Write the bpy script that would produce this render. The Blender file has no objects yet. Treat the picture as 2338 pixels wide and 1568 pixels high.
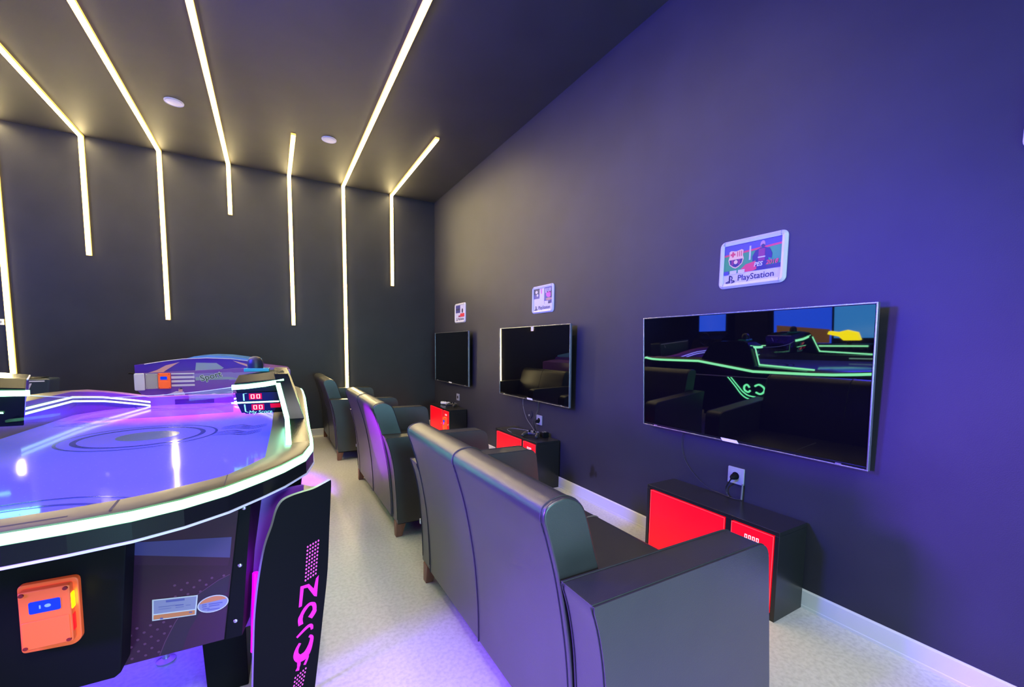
import bpy, bmesh, math, random
from mathutils import Vector, Matrix
random.seed(7)
S = bpy.context.scene
COL = S.collection
PI = math.pi
R = math.radians

# ------------------------------------------------------------------ materials
MATS = {}
def mat(name, base=(0.5, 0.5, 0.5), rough=0.5, metal=0.0, emit=None, es=0.0, spec=0.5, coat=0.0, ior=None):
    if name in MATS: return MATS[name]
    m = bpy.data.materials.new(name); m.use_nodes = True
    b = m.node_tree.nodes['Principled BSDF']
    b.inputs['Base Color'].default_value = (*base, 1)
    b.inputs['Roughness'].default_value = rough
    b.inputs['Metallic'].default_value = metal
    b.inputs['Specular IOR Level'].default_value = spec
    b.inputs['Coat Weight'].default_value = coat
    if ior: b.inputs['IOR'].default_value = ior
    if emit:
        b.inputs['Emission Color'].default_value = (*emit, 1)
        b.inputs['Emission Strength'].default_value = es
    MATS[name] = m
    return m
def nt(m):
    t = m.node_tree
    return t, t.nodes, t.links, t.nodes['Principled BSDF']
def add_noise(m, scale, c1, c2, bump=0.0, bscale=None, detail=4, rough=None, stretch=(1, 1, 1)):
    t, N, L, b = nt(m)
    tc = N.new('ShaderNodeTexCoord'); mp = N.new('ShaderNodeMapping')
    mp.inputs['Scale'].default_value = stretch
    L.new(tc.outputs['Object'], mp.inputs['Vector'])
    n = N.new('ShaderNodeTexNoise'); n.inputs['Scale'].default_value = scale; n.inputs['Detail'].default_value = detail
    L.new(mp.outputs['Vector'], n.inputs['Vector'])
    r = N.new('ShaderNodeValToRGB')
    r.color_ramp.elements[0].position = 0.35; r.color_ramp.elements[1].position = 0.65
    r.color_ramp.elements[0].color = (*c1, 1); r.color_ramp.elements[1].color = (*c2, 1)
    L.new(n.outputs['Fac'], r.inputs['Fac']); L.new(r.outputs['Color'], b.inputs['Base Color'])
    if bump:
        n2 = N.new('ShaderNodeTexNoise'); n2.inputs['Scale'].default_value = bscale or scale * 6
        n2.inputs['Detail'].default_value = 3
        L.new(tc.outputs['Object'], n2.inputs['Vector'])
        bp = N.new('ShaderNodeBump'); bp.inputs['Strength'].default_value = bump; bp.inputs['Distance'].default_value = 0.002
        L.new(n2.outputs['Fac'], bp.inputs['Height']); L.new(bp.outputs['Normal'], b.inputs['Normal'])
    return m, r

# painted walls and ceiling
M_WALL = mat('wall_paint', (0.06, 0.06, 0.07), 0.5, spec=0.4)
add_noise(M_WALL, 3.0, (0.020, 0.0205, 0.032), (0.024, 0.0245, 0.038), bump=0.25, bscale=260)
M_CEIL = mat('ceiling_paint', (0.055, 0.053, 0.055), 0.6, spec=0.35)
add_noise(M_CEIL, 2.0, (0.030, 0.029, 0.030), (0.037, 0.0355, 0.036), bump=0.2, bscale=200)
M_BASEB = mat('baseboard_pvc', (0.62, 0.60, 0.62), 0.4)
# floor: pale vinyl sheet, faint flecks
M_FLOOR = mat('vinyl_floor', (0.5, 0.49, 0.48), 0.34, spec=0.45)
def floor_nodes():
    t, N, L, b = nt(M_FLOOR)
    tc = N.new('ShaderNodeTexCoord')
    n = N.new('ShaderNodeTexNoise'); n.inputs['Scale'].default_value = 1.3; n.inputs['Detail'].default_value = 3
    n2 = N.new('ShaderNodeTexNoise'); n2.inputs['Scale'].default_value = 60; n2.inputs['Detail'].default_value = 5
    L.new(tc.outputs['Object'], n.inputs['Vector']); L.new(tc.outputs['Object'], n2.inputs['Vector'])
    r = N.new('ShaderNodeValToRGB'); r.color_ramp.elements[0].position = 0.3; r.color_ramp.elements[1].position = 0.72
    r.color_ramp.elements[0].color = (0.57, 0.55, 0.555, 1); r.color_ramp.elements[1].color = (0.66, 0.64, 0.645, 1)
    L.new(n.outputs['Fac'], r.inputs['Fac'])
    r2 = N.new('ShaderNodeValToRGB'); r2.color_ramp.elements[0].position = 0.3; r2.color_ramp.elements[1].position = 0.6
    r2.color_ramp.elements[0].color = (0.80, 0.80, 0.80, 1); r2.color_ramp.elements[1].color = (1, 1, 1, 1)
    L.new(n2.outputs['Fac'], r2.inputs['Fac'])
    mx = N.new('ShaderNodeMix'); mx.data_type = 'RGBA'; mx.blend_type = 'MULTIPLY'; mx.inputs[0].default_value = 1
    L.new(r.outputs['Color'], mx.inputs[6]); L.new(r2.outputs['Color'], mx.inputs[7])
    L.new(mx.outputs[2], b.inputs['Base Color'])
    bp = N.new('ShaderNodeBump'); bp.inputs['Strength'].default_value = 0.08; bp.inputs['Distance'].default_value = 0.002
    L.new(n2.outputs['Fac'], bp.inputs['Height']); L.new(bp.outputs['Normal'], b.inputs['Normal'])
floor_nodes()

M_LED = mat('warm_led_diffuser', (0.9, 0.85, 0.7), 0.5, emit=(1.0, 0.82, 0.40), es=64.0)
M_LEDSIDE = mat('amber_fringe_glow', (0.9, 0.6, 0.2), 0.5, emit=(1.0, 0.58, 0.08), es=1.5)  # the strip's yellow fringe put in as glow on the profile sides
M_ALU = mat('aluminium', (0.6, 0.6, 0.62), 0.3, 0.9)
M_NEON = mat('green_white_neon', (0.8, 0.9, 0.8), 0.4, emit=(0.26, 1.0, 0.46), es=9.0)
M_NEONW = mat('inner_wall_neon', (0.6, 0.9, 0.7), 0.4, emit=(0.50, 1.0, 0.66), es=1.7)
M_NEON2 = mat('green_neon_outline', (0.5, 0.9, 0.6), 0.4, emit=(0.18, 1.0, 0.45), es=9.0)
M_LEATHER = mat('black_leather', (0.06, 0.06, 0.063), 0.36, spec=0.8, coat=0.3)
M_LEATHER.node_tree.nodes['Principled BSDF'].inputs['Coat Roughness'].default_value = 0.32
add_noise(M_LEATHER, 9, (0.019, 0.019, 0.020), (0.023, 0.023, 0.024), bump=0.22, bscale=420)
M_SEAM = mat('leather_seam', (0.018, 0.018, 0.022), 0.6)
M_WOOD = mat('stained_wood_leg', (0.22, 0.085, 0.055), 0.42)
add_noise(M_WOOD, 30, (0.17, 0.062, 0.04), (0.27, 0.11, 0.07), stretch=(1, 1, 0.12))
M_BLACKLAM = mat('black_laminate', (0.012, 0.012, 0.013), 0.28)
M_RED = mat('glowing_red_acrylic', (0.85, 0.0, 0.012), 0.35, emit=(1, 0.0, 0.01), es=0.75)  # self-glow put in to brighten the doors; no lamp inside
M_REDEDGE = mat('glowing_red_edge', (0.9, 0.06, 0.07), 0.4, emit=(1, 0.07, 0.08), es=0.7)  # same added glow on the door edges
M_WHITE = mat('white_plastic', (0.75, 0.75, 0.78), 0.35)
M_OUTLET = mat('outlet_grey', (0.34, 0.34, 0.40), 0.35)
M_OFFW = mat('snap_frame_white', (0.62, 0.62, 0.66), 0.3)
M_GREY = mat('grey_plastic', (0.32, 0.32, 0.34), 0.45)
M_STEELP = mat('steel_plate', (0.40, 0.40, 0.42), 0.45, 0.2)
M_SCREEN = mat('tv_glass', (0.002, 0.002, 0.003), 0.02, spec=0.8, ior=1.6)
M_BEZEL = mat('tv_bezel', (0.45, 0.45, 0.48), 0.25, 0.85)
M_TVBACK = mat('tv_back_plastic', (0.006, 0.006, 0.007), 0.5)
M_BLACK = mat('black_plastic', (0.004, 0.004, 0.006), 0.6, spec=0.12)
M_BLACKG = mat('black_gloss', (0.006, 0.007, 0.008), 0.26, spec=0.3)
M_RAIL = mat('warm_lit_rail_top', (0.070, 0.062, 0.034), 0.33, spec=0.45)  # black rail; warm strip light put into its olive base colour
M_GROOVE = mat('dark_groove', (0.003, 0.003, 0.003), 0.7)
M_ORANGE = mat('glowing_orange_plastic', (0.92, 0.14, 0.03), 0.42, emit=(1.0, 0.12, 0.03), es=0.22)  # glow added for brightness; the reader housing is no lamp
M_ORHOLE = mat('dark_red_hole', (0.25, 0.005, 0.005), 0.6)
M_LCD = mat('blue_lcd', (0.0, 0.02, 0.4), 0.3, emit=(0.0, 0.03, 1.0), es=0.75)
M_LCDT = mat('lcd_digits', (0.2, 0.3, 0.7), 0.3, emit=(0.10, 0.22, 1.0), es=1.0)
M_PLAY = mat('play_surface', (0.14, 0.085, 0.85), 0.08, spec=0.12, emit=(0.03, 0.13, 1.0), es=0.42)  # blue LED light on surface and prints put into colour and emission
M_PRINT = mat('play_surface_print', (0.03, 0.03, 0.28), 0.12, emit=(0.02, 0.04, 0.5), es=0.26)
M_PRINTG = mat('play_surface_grey', (0.09, 0.11, 0.30), 0.12, emit=(0.10, 0.17, 0.5), es=0.30)
M_HOLE = mat('air_hole', (0.03, 0.04, 0.2), 0.5)
M_TRIMGLOW = mat('lavender_trim_glow', (0.7, 0.68, 0.9), 0.35, emit=(0.6, 0.55, 1.0), es=0.18)  # light on the plain edging put in as a faint glow
M_MAROON = mat('maroon_print', (0.034, 0.007, 0.030), 0.25, spec=0.5)
M_BAND1 = mat('violet_print', (0.075, 0.055, 0.20), 0.25)
M_BAND2 = mat('plum_print', (0.042, 0.009, 0.040), 0.25)
M_GREYARC = mat('grey_print', (0.026, 0.014, 0.034), 0.25)
M_PINKLINE = mat('pink_print', (0.12, 0.04, 0.11), 0.25)
M_MAGENTA = mat('magenta_led', (0.3, 0.0, 0.4), 0.4, emit=(0.75, 0.0, 1.0), es=1.3)
M_LOGO = mat('backlit_logo', (0.2, 0.0, 0.2), 0.4, emit=(0.80, 0.02, 0.85), es=1.0)
M_LOGODOT = mat('backlit_dots', (0.2, 0.03, 0.2), 0.4, emit=(0.85, 0.12, 0.85), es=0.85)
M_STICK = mat('label_paper', (0.26, 0.25, 0.42), 0.4)
M_STICKO = mat('label_orange', (0.62, 0.20, 0.08), 0.4)
M_INK = mat('dark_ink', (0.008, 0.008, 0.016), 0.5)
M_INKB = mat('blue_ink', (0.10, 0.10, 0.34), 0.5)
M_DIGIT = mat('red_digit', (1, 0.2, 0.2), 0.4, emit=(1.0, 0.55, 0.55), es=2.0)
M_DIGBG = mat('red_display', (0.5, 0.0, 0.02), 0.3, emit=(1.0, 0.0, 0.03), es=0.55)
M_DIGW = mat('white_digit', (1, 0.8, 0.8), 0.4, emit=(1.0, 0.75, 0.75), es=1.2)
M_CYAN = mat('cyan_print', (0.4, 0.85, 0.85), 0.4, emit=(0.35, 0.9, 0.85), es=0.8)
M_NAVY = mat('navy_display', (0.012, 0.012, 0.05), 0.2)
M_PURPLE = mat('purple_graphic', (0.17, 0.07, 0.45), 0.25)
M_PURPLED = mat('deep_blue_graphic', (0.07, 0.02, 0.42), 0.25)
M_PEACH = mat('peach_graphic', (0.62, 0.34, 0.36), 0.4)
M_LAV = mat('lavender_graphic', (0.22, 0.18, 0.56), 0.3)
M_SKYG = mat('sky_graphic', (0.25, 0.36, 0.46), 0.3)
M_BLUEGL = mat('blue_top_panel', (0.10, 0.24, 0.60), 0.15, emit=(0.08, 0.25, 0.8), es=0.22)
M_TEAL = mat('teal_base', (0.03, 0.30, 0.34), 0.25, emit=(0.0, 0.35, 0.30), es=0.12)
M_DOME = mat('dark_dome', (0.02, 0.02, 0.04), 0.45)
M_STRIPE = mat('white_stripe', (0.62, 0.62, 0.78), 0.4)
M_TEXTG = mat('grey_green_lettering', (0.04, 0.10, 0.10), 0.4)
M_TEXTO = mat('pale_lettering', (0.75, 0.9, 0.85), 0.4)
M_PITCH = mat('poster_pitch', (0.02, 0.30, 0.07), 0.35)
M_STAND = mat('poster_stand', (0.05, 0.05, 0.22), 0.35)
M_PAPER = mat('poster_paper', (0.55, 0.54, 0.72), 0.35)
M_CLAY = mat('poster_red', (0.62, 0.04, 0.06), 0.35)
M_KIT = mat('poster_blue_kit', (0.012, 0.008, 0.09), 0.35)
M_KITR = mat('poster_claret', (0.22, 0.01, 0.09), 0.35)
M_SKIN = mat('poster_skin', (0.42, 0.22, 0.20), 0.4)
M_YEL = mat('poster_yellow', (0.75, 0.50, 0.22), 0.35)
M_MAG = mat('poster_magenta', (0.55, 0.05, 0.40), 0.35)
M_DARKP = mat('poster_dark', (0.02, 0.02, 0.07), 0.35)
M_CTRLW = mat('white_controller', (0.80, 0.80, 0.85), 0.3)
M_CTRLB = mat('black_controller', (0.03, 0.03, 0.032), 0.4)
M_CABLE = mat('cable_rubber', (0.012, 0.012, 0.013), 0.5)
M_CABLEG = mat('grey_cable', (0.16, 0.16, 0.17), 0.45)
M_SPK = mat('ceiling_speaker_white', (0.62, 0.60, 0.85), 0.5)
M_BLUESCR = mat('blue_screen', (0.0, 0.02, 0.2), 0.3, emit=(0.02, 0.10, 1.0), es=6)
M_TEALSCR = mat('teal_screen', (0.02, 0.1, 0.2), 0.3, emit=(0.05, 0.32, 0.9), es=5)
M_SIGN = mat('lit_blue_letters', (0.1, 0.3, 0.6), 0.3, emit=(0.05, 0.45, 1.0), es=6.0)
M_YGUN = mat('glowing_yellow_plastic', (0.9, 0.75, 0.0), 0.35, emit=(1.0, 0.80, 0.0), es=9.0)  # glow added so the gun shows up in the television's reflection
M_REDL = mat('red_indicator', (0.9, 0, 0), 0.35, emit=(1.0, 0.02, 0.08), es=5.0)
M_BRONZE = mat('brown_graphic', (0.25, 0.12, 0.05), 0.3, emit=(0.35, 0.15, 0.04), es=2.0)
M_PURPLELED = mat('purple_led', (0.4, 0.0, 0.9), 0.4, emit=(0.42, 0.0, 1.0), es=2.2)

def glass_mat():
    m = bpy.data.materials.new('clear_acrylic'); m.use_nodes = True
    b = m.node_tree.nodes['Principled BSDF']
    b.inputs['Base Color'].default_value = (0.95, 0.97, 1, 1); b.inputs['Roughness'].default_value = 0.02
    b.inputs['Transmission Weight'].default_value = 1.0; b.inputs['IOR'].default_value = 1.18
    return m
M_ACRYL = glass_mat()

# stain on the right wall, part of the wall paint
M_WALLR = M_WALL.copy(); M_WALLR.name = 'wall_paint_stained'
def stain():
    t = M_WALLR.node_tree; N = t.nodes; L = t.links
    b = N['Principled BSDF']; src = b.inputs['Base Color'].links[0].from_socket
    g = N.new('ShaderNodeNewGeometry'); prev = src
    for (cy, cz, ry, rz) in ((2.54, 0.262, 0.030, 0.060), (2.50, 0.245, 0.018, 0.03), (2.56, 0.225, 0.02, 0.03)):
        mp = N.new('ShaderNodeVectorMath'); mp.operation = 'SUBTRACT'; mp.inputs[1].default_value = (0, cy, cz)
        L.new(g.outputs['Position'], mp.inputs[0])
        sc = N.new('ShaderNodeVectorMath'); sc.operation = 'MULTIPLY'; sc.inputs[1].default_value = (0, 1 / ry, 1 / rz)
        L.new(mp.outputs[0], sc.inputs[0])
        ln = N.new('ShaderNodeVectorMath'); ln.operation = 'LENGTH'; L.new(sc.outputs[0], ln.inputs[0])
        mr = N.new('ShaderNodeMapRange'); mr.inputs['From Min'].default_value = 0.5; mr.inputs['From Max'].default_value = 1.1
        mr.inputs['To Min'].default_value = 0.85; mr.inputs['To Max'].default_value = 0.0
        L.new(ln.outputs['Value'], mr.inputs['Value'])
        mx = N.new('ShaderNodeMix'); mx.data_type = 'RGBA'
        mx.inputs[7].default_value = (0.003, 0.003, 0.004, 1)
        L.new(mr.outputs[0], mx.inputs[0]); L.new(prev, mx.inputs[6]); prev = mx.outputs[2]
    L.new(prev, b.inputs['Base Color'])
stain()

# ------------------------------------------------------------------ helpers
def empty(name, label=None, cat=None, loc=(0, 0, 0), rz=0.0, group=None):
    o = bpy.data.objects.new(name, None); COL.objects.link(o)
    o.location = loc; o.rotation_euler = (0, 0, rz); o.empty_display_size = 0.1
    tag(o, label, cat, group)
    return o
def tag(o, label=None, cat=None, group=None, kind=None):
    if label: o['label'] = label
    if cat: o['category'] = cat
    if group: o['group'] = group
    if kind: o['kind'] = kind
    return o
def obj(name, bm, mats, parent=None, smooth=False, bevel=0.0, seg=3, loc=None, rot=None):
    bmesh.ops.recalc_face_normals(bm, faces=bm.faces[:])
    me = bpy.data.meshes.new(name); bm.to_mesh(me); bm.free()
    for m in (mats if isinstance(mats, (list, tuple)) else [mats]): me.materials.append(m)
    o = bpy.data.objects.new(name, me); COL.objects.link(o)
    if parent: o.parent = parent
    if loc: o.location = loc
    if rot: o.rotation_euler = rot
    if smooth or bevel:
        for p in me.polygons: p.use_smooth = True
        if not bevel: me.set_sharp_from_angle(angle=R(38))
    if bevel:
        md = o.modifiers.new('edge', 'BEVEL'); md.width = bevel; md.segments = seg
        md.limit_method = 'ANGLE'; md.angle_limit = R(35); md.harden_normals = True
    return o
def struct(name, bm, m, **k):
    o = obj(name, bm, m, **k); o['kind'] = 'structure'; return o
def new(): return bmesh.new()
def box(bm, lo, hi, mi=0):
    x0, y0, z0 = lo; x1, y1, z1 = hi
    v = [bm.verts.new(p) for p in ((x0, y0, z0), (x1, y0, z0), (x1, y1, z0), (x0, y1, z0), (x0, y0, z1), (x1, y0, z1), (x1, y1, z1), (x0, y1, z1))]
    for f in ((0, 3, 2, 1), (4, 5, 6, 7), (0, 1, 5, 4), (1, 2, 6, 5), (2, 3, 7, 6), (3, 0, 4, 7)):
        bm.faces.new([v[i] for i in f]).material_index = mi
    return bm
def mapv(ax, a, b, c):
    # 2-D profile coordinates (a,b) and the extrusion coordinate c
    return {'x': (c, a, b), 'y': (a, c, b), 'z': (a, b, c)}[ax]
def prism(bm, pts, c0, c1, ax='y', mi=0):
    lo = [bm.verts.new(mapv(ax, a, b, c0)) for a, b in pts]
    hi = [bm.verts.new(mapv(ax, a, b, c1)) for a, b in pts]
    n = len(pts)
    bm.faces.new(lo).material_index = mi; bm.faces.new(hi[::-1]).material_index = mi
    for i in range(n):
        bm.faces.new((lo[i], lo[(i + 1) % n], hi[(i + 1) % n], hi[i])).material_index = mi
    return bm
def poly(bm, pts3, mi=0):
    f = bm.faces.new([bm.verts.new(p) for p in pts3]); f.material_index = mi
    return bm
def ell(cx, cy, rx, ry, n=24, a0=0.0, a1=2 * PI):
    full = abs(a1 - a0 - 2 * PI) < 1e-6
    k = n if full else n + 1
    return [(cx + rx * math.cos(a0 + (a1 - a0) * i / n), cy + ry * math.sin(a0 + (a1 - a0) * i / n)) for i in range(k)]
def rrect(x0, y0, x1, y1, r, n=5):
    pts = []
    for cx, cy, a in ((x1 - r, y1 - r, 0), (x0 + r, y1 - r, PI / 2), (x0 + r, y0 + r, PI), (x1 - r, y0 + r, 1.5 * PI)):
        pts += [(cx + r * math.cos(a + PI / 2 * i / n), cy + r * math.sin(a + PI / 2 * i / n)) for i in range(n + 1)]
    return pts
def rnd(pts, rad, n=5):
    """round the corners of a polygon; rad = one radius or one per corner"""
    out = []; m = len(pts)
    for i, p in enumerate(pts):
        r = rad[i] if isinstance(rad, (list, tuple)) else rad
        P = Vector(p); A = Vector(pts[i - 1]); B = Vector(pts[(i + 1) % m])
        da, db = (A - P), (B - P)
        r = min(r, da.length * 0.48, db.length * 0.48)
        if r <= 1e-6: out.append(tuple(P)); continue
        a = P + da.normalized() * r; b = P + db.normalized() * r
        for k in range(n + 1):
            t = k / n
            q = a * (1 - t) ** 2 + P * 2 * t * (1 - t) + b * t * t
            out.append((q.x, q.y))
    return out
def tube(bm, pts, rad, n=8, mi=0, cap=True):
    P = [Vector(p) for p in pts]; rings = []
    up = Vector((0, 0, 1))
    for i, p in enumerate(P):
        d = (P[min(i + 1, len(P) - 1)] - P[max(i - 1, 0)]).normalized()
        u = up if abs(d.dot(up)) < 0.95 else Vector((0, 1, 0))
        a = d.cross(u).normalized(); b = a.cross(d).normalized()
        r = rad[i] if isinstance(rad, (list, tuple)) else rad
        rings.append([bm.verts.new(p + (a * math.cos(2 * PI * k / n) + b * math.sin(2 * PI * k / n)) * r) for k in range(n)])
    for i in range(len(rings) - 1):
        for k in range(n):
            bm.faces.new((rings[i][k], rings[i][(k + 1) % n], rings[i + 1][(k + 1) % n], rings[i + 1][k])).material_index = mi
    if cap:
        bm.faces.new(rings[0][::-1]).material_index = mi; bm.faces.new(rings[-1]).material_index = mi
    return bm
def spline(pts, n=6):
    P = [Vector(p) for p in pts]; out = []
    for i in range(len(P) - 1):
        p0 = P[max(i - 1, 0)]; p1 = P[i]; p2 = P[i + 1]; p3 = P[min(i + 2, len(P) - 1)]
        for k in range(n):
            t = k / n
            out.append(0.5 * ((2 * p1) + (p2 - p0) * t + (2 * p0 - 5 * p1 + 4 * p2 - p3) * t * t + (3 * p1 - p0 - 3 * p2 + p3) * t ** 3))
    out.append(P[-1])
    return out
def lathe(bm, prof, n=24, center=(0, 0, 0), mi=0):
    cx, cy, cz = center; rings = []
    for r, z in prof:
        if r < 1e-6: rings.append([bm.verts.new((cx, cy, cz + z))])
        else: rings.append([bm.verts.new((cx + r * math.cos(2 * PI * k / n), cy + r * math.sin(2 * PI * k / n), cz + z)) for k in range(n)])
    for a, b in zip(rings, rings[1:]):
        for k in range(n):
            k2 = (k + 1) % n
            if len(a) == 1 and len(b) == 1: continue
            if len(a) == 1: f = (a[0], b[k], b[k2])
            elif len(b) == 1: f = (a[k], a[k2], b[0])
            else: f = (a[k], a[k2], b[k2], b[k])
            bm.faces.new(f).material_index = mi
    return bm
def ribbon(bm, pts, widths, fn, mi=0):
    """flat stroke along a 2-D polyline; fn maps (a,b) to 3-D"""
    P = [Vector(p) for p in pts]; L_, R_ = [], []
    for i, p in enumerate(P):
        d = (P[min(i + 1, len(P) - 1)] - P[max(i - 1, 0)]).normalized(); nn = Vector((-d.y, d.x))
        w = widths[i] if isinstance(widths, (list, tuple)) else widths
        L_.append(bm.verts.new(fn(*(p + nn * w / 2)))); R_.append(bm.verts.new(fn(*(p - nn * w / 2))))
    for i in range(len(P) - 1):
        bm.faces.new((L_[i], L_[i + 1], R_[i + 1], R_[i])).material_index = mi
    return bm
def text_bm(s, size, depth=0.0008, shear=0.0, bold=0.0):
    cu = bpy.data.curves.new('lettering', 'FONT'); cu.body = s; cu.size = size; cu.extrude = depth / 2
    cu.shear = shear; cu.offset = bold; cu.align_x = 'CENTER'; cu.align_y = 'CENTER'; cu.resolution_u = 3
    o = bpy.data.objects.new('lettering', cu); COL.objects.link(o)
    bpy.context.view_layer.update()
    me = bpy.data.meshes.new_from_object(o.evaluated_get(bpy.context.evaluated_depsgraph_get()))
    bpy.data.objects.remove(o); bpy.data.curves.remove(cu)
    bm = bmesh.new(); bm.from_mesh(me); bpy.data.meshes.remove(me)
    return bm
def join(bm, other, M=None, mi=0):
    if M is not None: bmesh.ops.transform(other, matrix=M, verts=other.verts[:])
    vm = {v: bm.verts.new(v.co) for v in other.verts}
    for f in other.faces:
        try: bm.faces.new([vm[v] for v in f.verts]).material_index = mi
        except ValueError: pass
    other.free()
def copy_tree(o, parent=None):
    c = o.copy(); COL.objects.link(c)
    if parent: c.parent = parent
    for ch in KIDS(o): copy_tree(ch, c)
    return c
def KIDS(o): return [x for x in COL.objects if x.parent == o]
def seven(bm, cx, cy, w, h, t, fn, mi=0):
    """outline digit 0 as six bars"""
    for (a, b, c, d) in ((cx - w / 2, cy + h / 2 - t, cx + w / 2, cy + h / 2), (cx - w / 2, cy - h / 2, cx + w / 2, cy - h / 2 + t),
                         (cx - w / 2, cy - h / 2 + t * 1.15, cx - w / 2 + t, cy - t * 0.1), (cx - w / 2, cy + t * 0.1, cx - w / 2 + t, cy + h / 2 - t * 1.15),
                         (cx + w / 2 - t, cy - h / 2 + t * 1.15, cx + w / 2, cy - t * 0.1), (cx + w / 2 - t, cy + t * 0.1, cx + w / 2, cy + h / 2 - t * 1.15)):
        poly(bm, [fn(a, b), fn(c, b), fn(c, d), fn(a, d)], mi)

# ------------------------------------------------------------------ room shell
H = 3.43; YB = 6.314; XL = -7.6; YF = -4.2
bm = new(); box(bm, (XL - .1, YF - .1, -0.1), (0.1, YB + .1, 0.0)); struct('floor', bm, M_FLOOR)
bm = new(); box(bm, (XL - .1, YF - .1, H), (0.1, YB + .1, H + 0.1)); struct('ceiling', bm, M_CEIL)
bm = new(); box(bm, (0, YF, 0), (0.1, YB + .1, H)); struct('wall_right', bm, M_WALLR)
bm = new(); box(bm, (XL, YB, 0), (0, YB + 0.1, H)); struct('wall_back', bm, M_WALL)
bm = new(); box(bm, (XL - 0.1, YF, 0), (XL, YB + .1, H)); struct('wall_left', bm, M_WALL)
bm = new(); box(bm, (XL, YF - 0.1, 0), (0, YF, H)); struct('wall_front', bm, M_WALL)
def skirting(name, pts):
    prof = [(0, 0), (0.013, 0), (0.013, 0.012), (0.011, 0.016), (0.011, 0.085), (0.004, 0.091), (0, 0.091)]
    bm = new()
    if pts == 'right': prism(bm, [(-a, b) for a, b in prof], YF + .02, YB - 0.02, 'y')
    else: prism(bm, [(YB - a, b) for a, b in prof], XL + .02, -0.02, 'x')
    struct(name, bm, M_BASEB)
skirting('baseboard_right', 'right'); skirting('baseboard_back', 'back')

# ------------------------------------------------------------------ LED strips
strips = [(-4.544, 0.905, 2.6, 'warm LED strip running down the end wall beside the small white wall box'),
          (-3.906, 2.183, 1.6, 'warm LED strip ending high on the wall, next to the strip beside the wall box'),
          (-3.264, 1.520, 1.6, 'warm LED strip with long wall run pointing down at the sport machine reader'),
          (-2.610, 2.823, 1.6, 'warm LED strip with the shortest wall run of all, long ceiling run'),
          (-1.959, 1.505, 5.070, 'warm LED strip with a long wall run and only a stub on the ceiling'),
          (-1.306, 0.30, 1.6, 'longest warm LED strip, reaching down behind the far loveseat'),
          (-0.651, 2.128, 4.369, 'warm LED strip beside the room corner, short on both wall and ceiling')]
for i, (x, zb, ye, lab) in enumerate(strips):
    t = empty('led_strip', lab, 'light strip', (x, YB, zb), group='warm LED strips on end wall and ceiling')
    w = 0.022
    bm = new(); box(bm, (-w, -0.020, 0), (w, 0, H - zb)); obj('wall_profile', bm, M_LEDSIDE, t)
    bm = new(); box(bm, (-w + .0065, -0.026, 0.006), (w - .0065, -0.0195, H - zb - 0.022)); obj('wall_diffuser', bm, M_LED, t)
    L_ = YB - ye
    bm = new(); box(bm, (-w, -L_, H - zb - 0.020), (w, -0.0205, H - zb)); obj('ceiling_profile', bm, M_LEDSIDE, t)
    bm = new(); box(bm, (-w + .0065, -L_ + 0.006, H - zb - 0.026), (w - .0065, -0.027, H - zb - 0.0195)); obj('ceiling_diffuser', bm, M_LED, t)
for (x, y, lab) in ((-2.923, 5.004, 'round white ceiling speaker between two long ceiling LED strips above the hockey table'), (-1.625, 5.016, 'round white ceiling speaker beside the stub of an LED strip')):
    t = empty('ceiling_speaker', lab, 'speaker', (x, y, H), group='round ceiling speakers')
    bm = new(); lathe(bm, [(0, -0.010), (0.060, -0.010), (0.064, -0.008)], 40); obj('grille', bm, M_SPK, t, smooth=True)
    bm = new(); lathe(bm, [(0.064, -0.006), (0.072, -0.010), (0.074, -0.004), (0.074, 0.0)], 40); obj('rim', bm, M_SPK, t, smooth=True)
t = empty('wall_socket', 'small white wall box on the end wall beside a long LED strip', 'socket', (-4.60, YB, 1.44))
bm = new(); prism(bm, rrect(-0.045, -0.03, 0.022, 0.03, 0.006), -0.014, 0, 'y'); obj('plate', bm, M_WHITE, t, bevel=0.002)
bm = new(); box(bm, (-0.02, -0.016, -0.012), (0.008, -0.0138, 0.012)); obj('insert', bm, M_GREY, t)

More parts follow.
